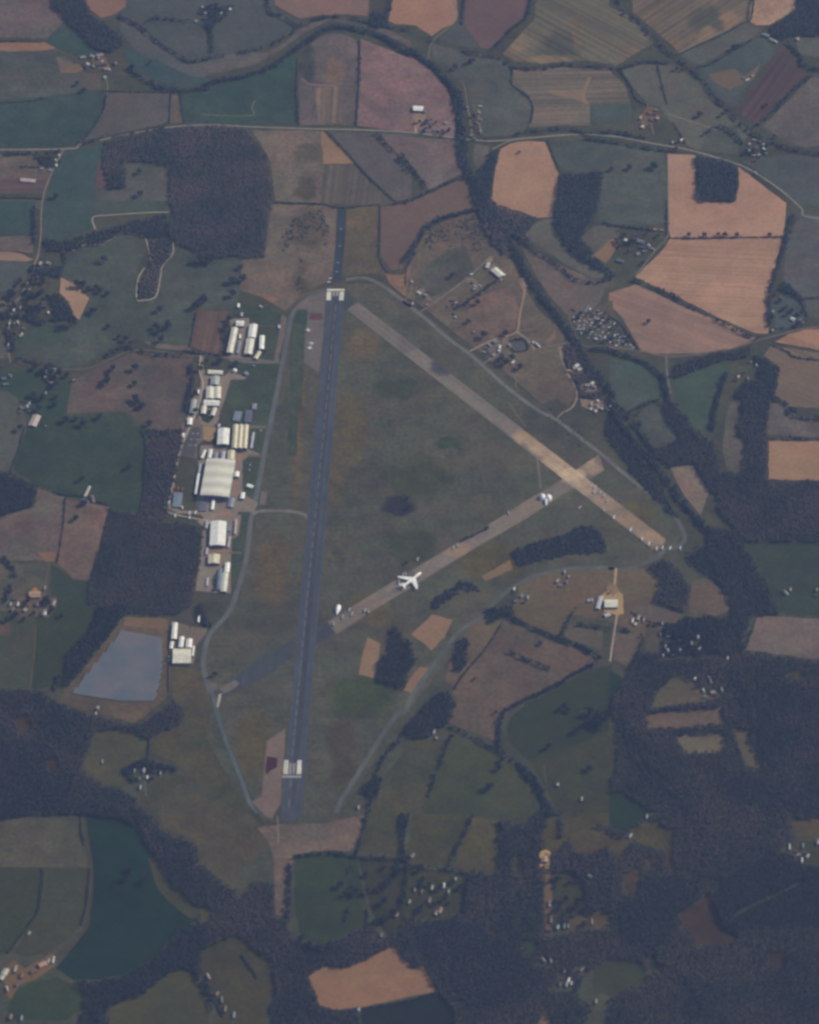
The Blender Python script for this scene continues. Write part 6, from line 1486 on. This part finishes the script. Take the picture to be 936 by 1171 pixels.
T('D3:835,490 870,510 895,520 845,530 875,545 925,480', 15, 'in the clump at the right of the green bowl', 'b')
T('D3:835,738 775,570 430,735 440,700 650,640', 10, 'in the rough ground below the green bowl', 'b')
T('D3:388,822', 12, 'alone in the southern pasture', 'b')
T('D3:415,490 320,340 612,180', 6, 'in the brown field beside the perimeter', 'x')
T('C2:912,718', 6, 'small and dark beside the jumbo', 'b')
T('D2:60,320', 8, 'beside the fork of the west taxiway', 'x')
T('m:380,330 440,255 550,258 300,340 340,700 340,545', 8, 'round the cream workshops', 'b')
T('a:545,300 520,360 600,640 480,620', 9, 'by the road through the hangar estate', 'b')
T('w:440,395 545,492 330,90 500,270 690,480', 10, 'in the annex', 'b')
T('w:690,670 660,650 730,640 780,700', 10, 'round the lower annex huts', 'b')
T('C3:30,470 20,430', 7, 'on the heather patch', 'b')
T('E1:580,250 560,290 640,300', 9, 'in the dark green field', 'x')
T('E2:450,560 480,590 520,600', 13, 'below the lower green field', 'b')
T('E2:620,320 640,360 690,350', 10, 'in the lower green field', 'b')
T('P:300,395 302,402', 5, 'beside the yellow roofed pair of huts', 'b')

def cluster_trees(s, n, size, label, kind='b', group=None):
    """garden trees nobody could tell apart share one label"""
    pl = pts(s); a = np.array(pl); k = 0
    while k < n:
        x = random.uniform(a[:, 0].min(), a[:, 0].max()); y = random.uniform(a[:, 1].min(), a[:, 1].max())
        if inside([(x, y)], pl)[0]:
            tree(x, y, size * .72 * random.uniform(.7, 1.25), label, kind, group); k += 1
cluster_trees('v:130,250 380,200 440,400 420,600 150,600 60,500', 26, 9, 'dark garden tree among the cottages of the left hamlet', 'b', 'garden trees of the left hamlet')
cluster_trees('B1:150,730 310,750 300,900 150,930', 18, 9, 'dark garden tree around the houses below the hamlet road', 'b', 'garden trees below the hamlet road')
cluster_trees('q:120,130 330,90 500,180 680,330 800,540 500,520 300,470', 20, 6, 'small bush between the pitches of the mobile home park', 'b', 'bushes of the mobile home park')
cluster_trees('A4:600,600 740,600 740,720 600,720', 10, 7, 'small dark tree around the ring of barns', 'b', 'trees around the ring of barns')
cluster_trees('B4:30,130 230,110 180,290 20,260', 12, 7, 'dark tree in the farm beside the great orange field', 'b', 'trees of the orange field farm')
cluster_trees('n:230,100 560,120 540,340 230,330', 18, 9, 'dark tree among the riverside houses', 'b', 'trees of the riverside houses')
cluster_trees('E2:700,200 900,210 920,500 760,500', 16, 10, 'dark tree in the lower garden plots', 'b', 'trees of the lower garden plots')
cluster_trees('E3:20,240 270,270 260,440 30,450', 14, 9, 'dark tree between the lower garden houses', 'b', 'trees between the lower garden houses')
cluster_trees('E3:650,260 880,260 840,500 690,480', 16, 9, 'dark tree round the houses by the orange yard', 'b', 'trees by the orange yard')
cluster_trees('s:60,350 560,330 560,540 60,540', 12, 9, 'dark tree round the lower left farm', 'b', 'trees of the lower left farm')
cluster_trees('B4:720,370 860,480 840,560 720,580', 14, 7, 'small tree by the roadside houses at the right', 'b', 'trees of the roadside houses')
cluster_trees('A3:20,530 240,530 230,600 110,600', 12, 6, 'small dark garden tree beside the white roofed barn', 'b', 'garden trees beside the white roofed barn')

def scrub(s, spacing, label, tone='x', h=2.6, r=2.0):
    gp = GN(pts(s), h * .5); P = scatter_poly(gp, spacing); n = np.sin(P[:, 0] / 31 + 1) + np.sin(P[:, 1] / 43) + RNG.normal(0, .8, len(P)); P = P[n > -.2]
    rr = r * RNG.uniform(.5, 1.7, len(P)); V, F_, M = clumps(np.column_stack([P, rr * .7]), rr, rr * .9, 8, 2.2, core=.85)
    return tag(mesh_np('scrub', V, F_, tone_mats(tone, mean_y(pts(s))), M), label, 'scrub', kind='stuff')
scrub('B2:400,80 480,30 540,20 570,120 565,230 450,260 370,240 360,160', 8, 'low dark scrub dotted over the field above the runway')
scrub('B3:80,150 200,90 320,60 380,180 330,240 250,200 120,220', 8, 'low scrub at the top of the annex')
scrub('B3:180,460 240,430 280,520 200,540', 7, 'low scrub around the annex huts')
scrub('C3:600,0 720,60 860,200 840,240 700,120', 14, 'thin scrub beside the eastern taxiway')
scrub('B2:425,230 460,230 460,400 430,400', 8, 'low scrub strip reaching the apron')
scrub('C4:330,640 450,650 440,760 350,730', 6, 'dark scrub behind the lorries at the eastern corner')
scrub('q:100,130 330,100 500,180 680,330 790,500 480,500 300,450', 6, 'ragged bushes filling the gaps of the mobile home park', 'b', 2.4, 1.9)
scrub('A2:10,560 110,560 110,480 10,480', 30, 'few bushes in the teal field above the road')
# ================================================================== HAZE
V, Fc = [], []; box_vf(-62000, 62000, -62000, 62000, -1.0, CAM_H + 250, V, Fc)
hz = bpy.data.materials.new('haze'); hz.use_nodes = True; nt = hz.node_tree
for n in list(nt.nodes):
    if n.type == 'BSDF_PRINCIPLED': nt.nodes.remove(n)
pv = nt.nodes.new('ShaderNodeVolumePrincipled'); pv.inputs['Color'].default_value = (*HAZE_COL, 1); pv.inputs['Density'].default_value = HAZE_D; pv.inputs['Anisotropy'].default_value = 0.2
nt.links.new(pv.outputs[0], [n for n in nt.nodes if n.type == 'OUTPUT_MATERIAL'][0].inputs['Volume'])
ho = mesh_py('haze', V, Fc, hz); tag(ho, 'thin blue air haze over the whole land', 'haze', kind='stuff')
print('crowns', NT[0], 'sheets', len(SHEETS), 'max level', max(l for _, l in SHEETS), 'rows', NR)
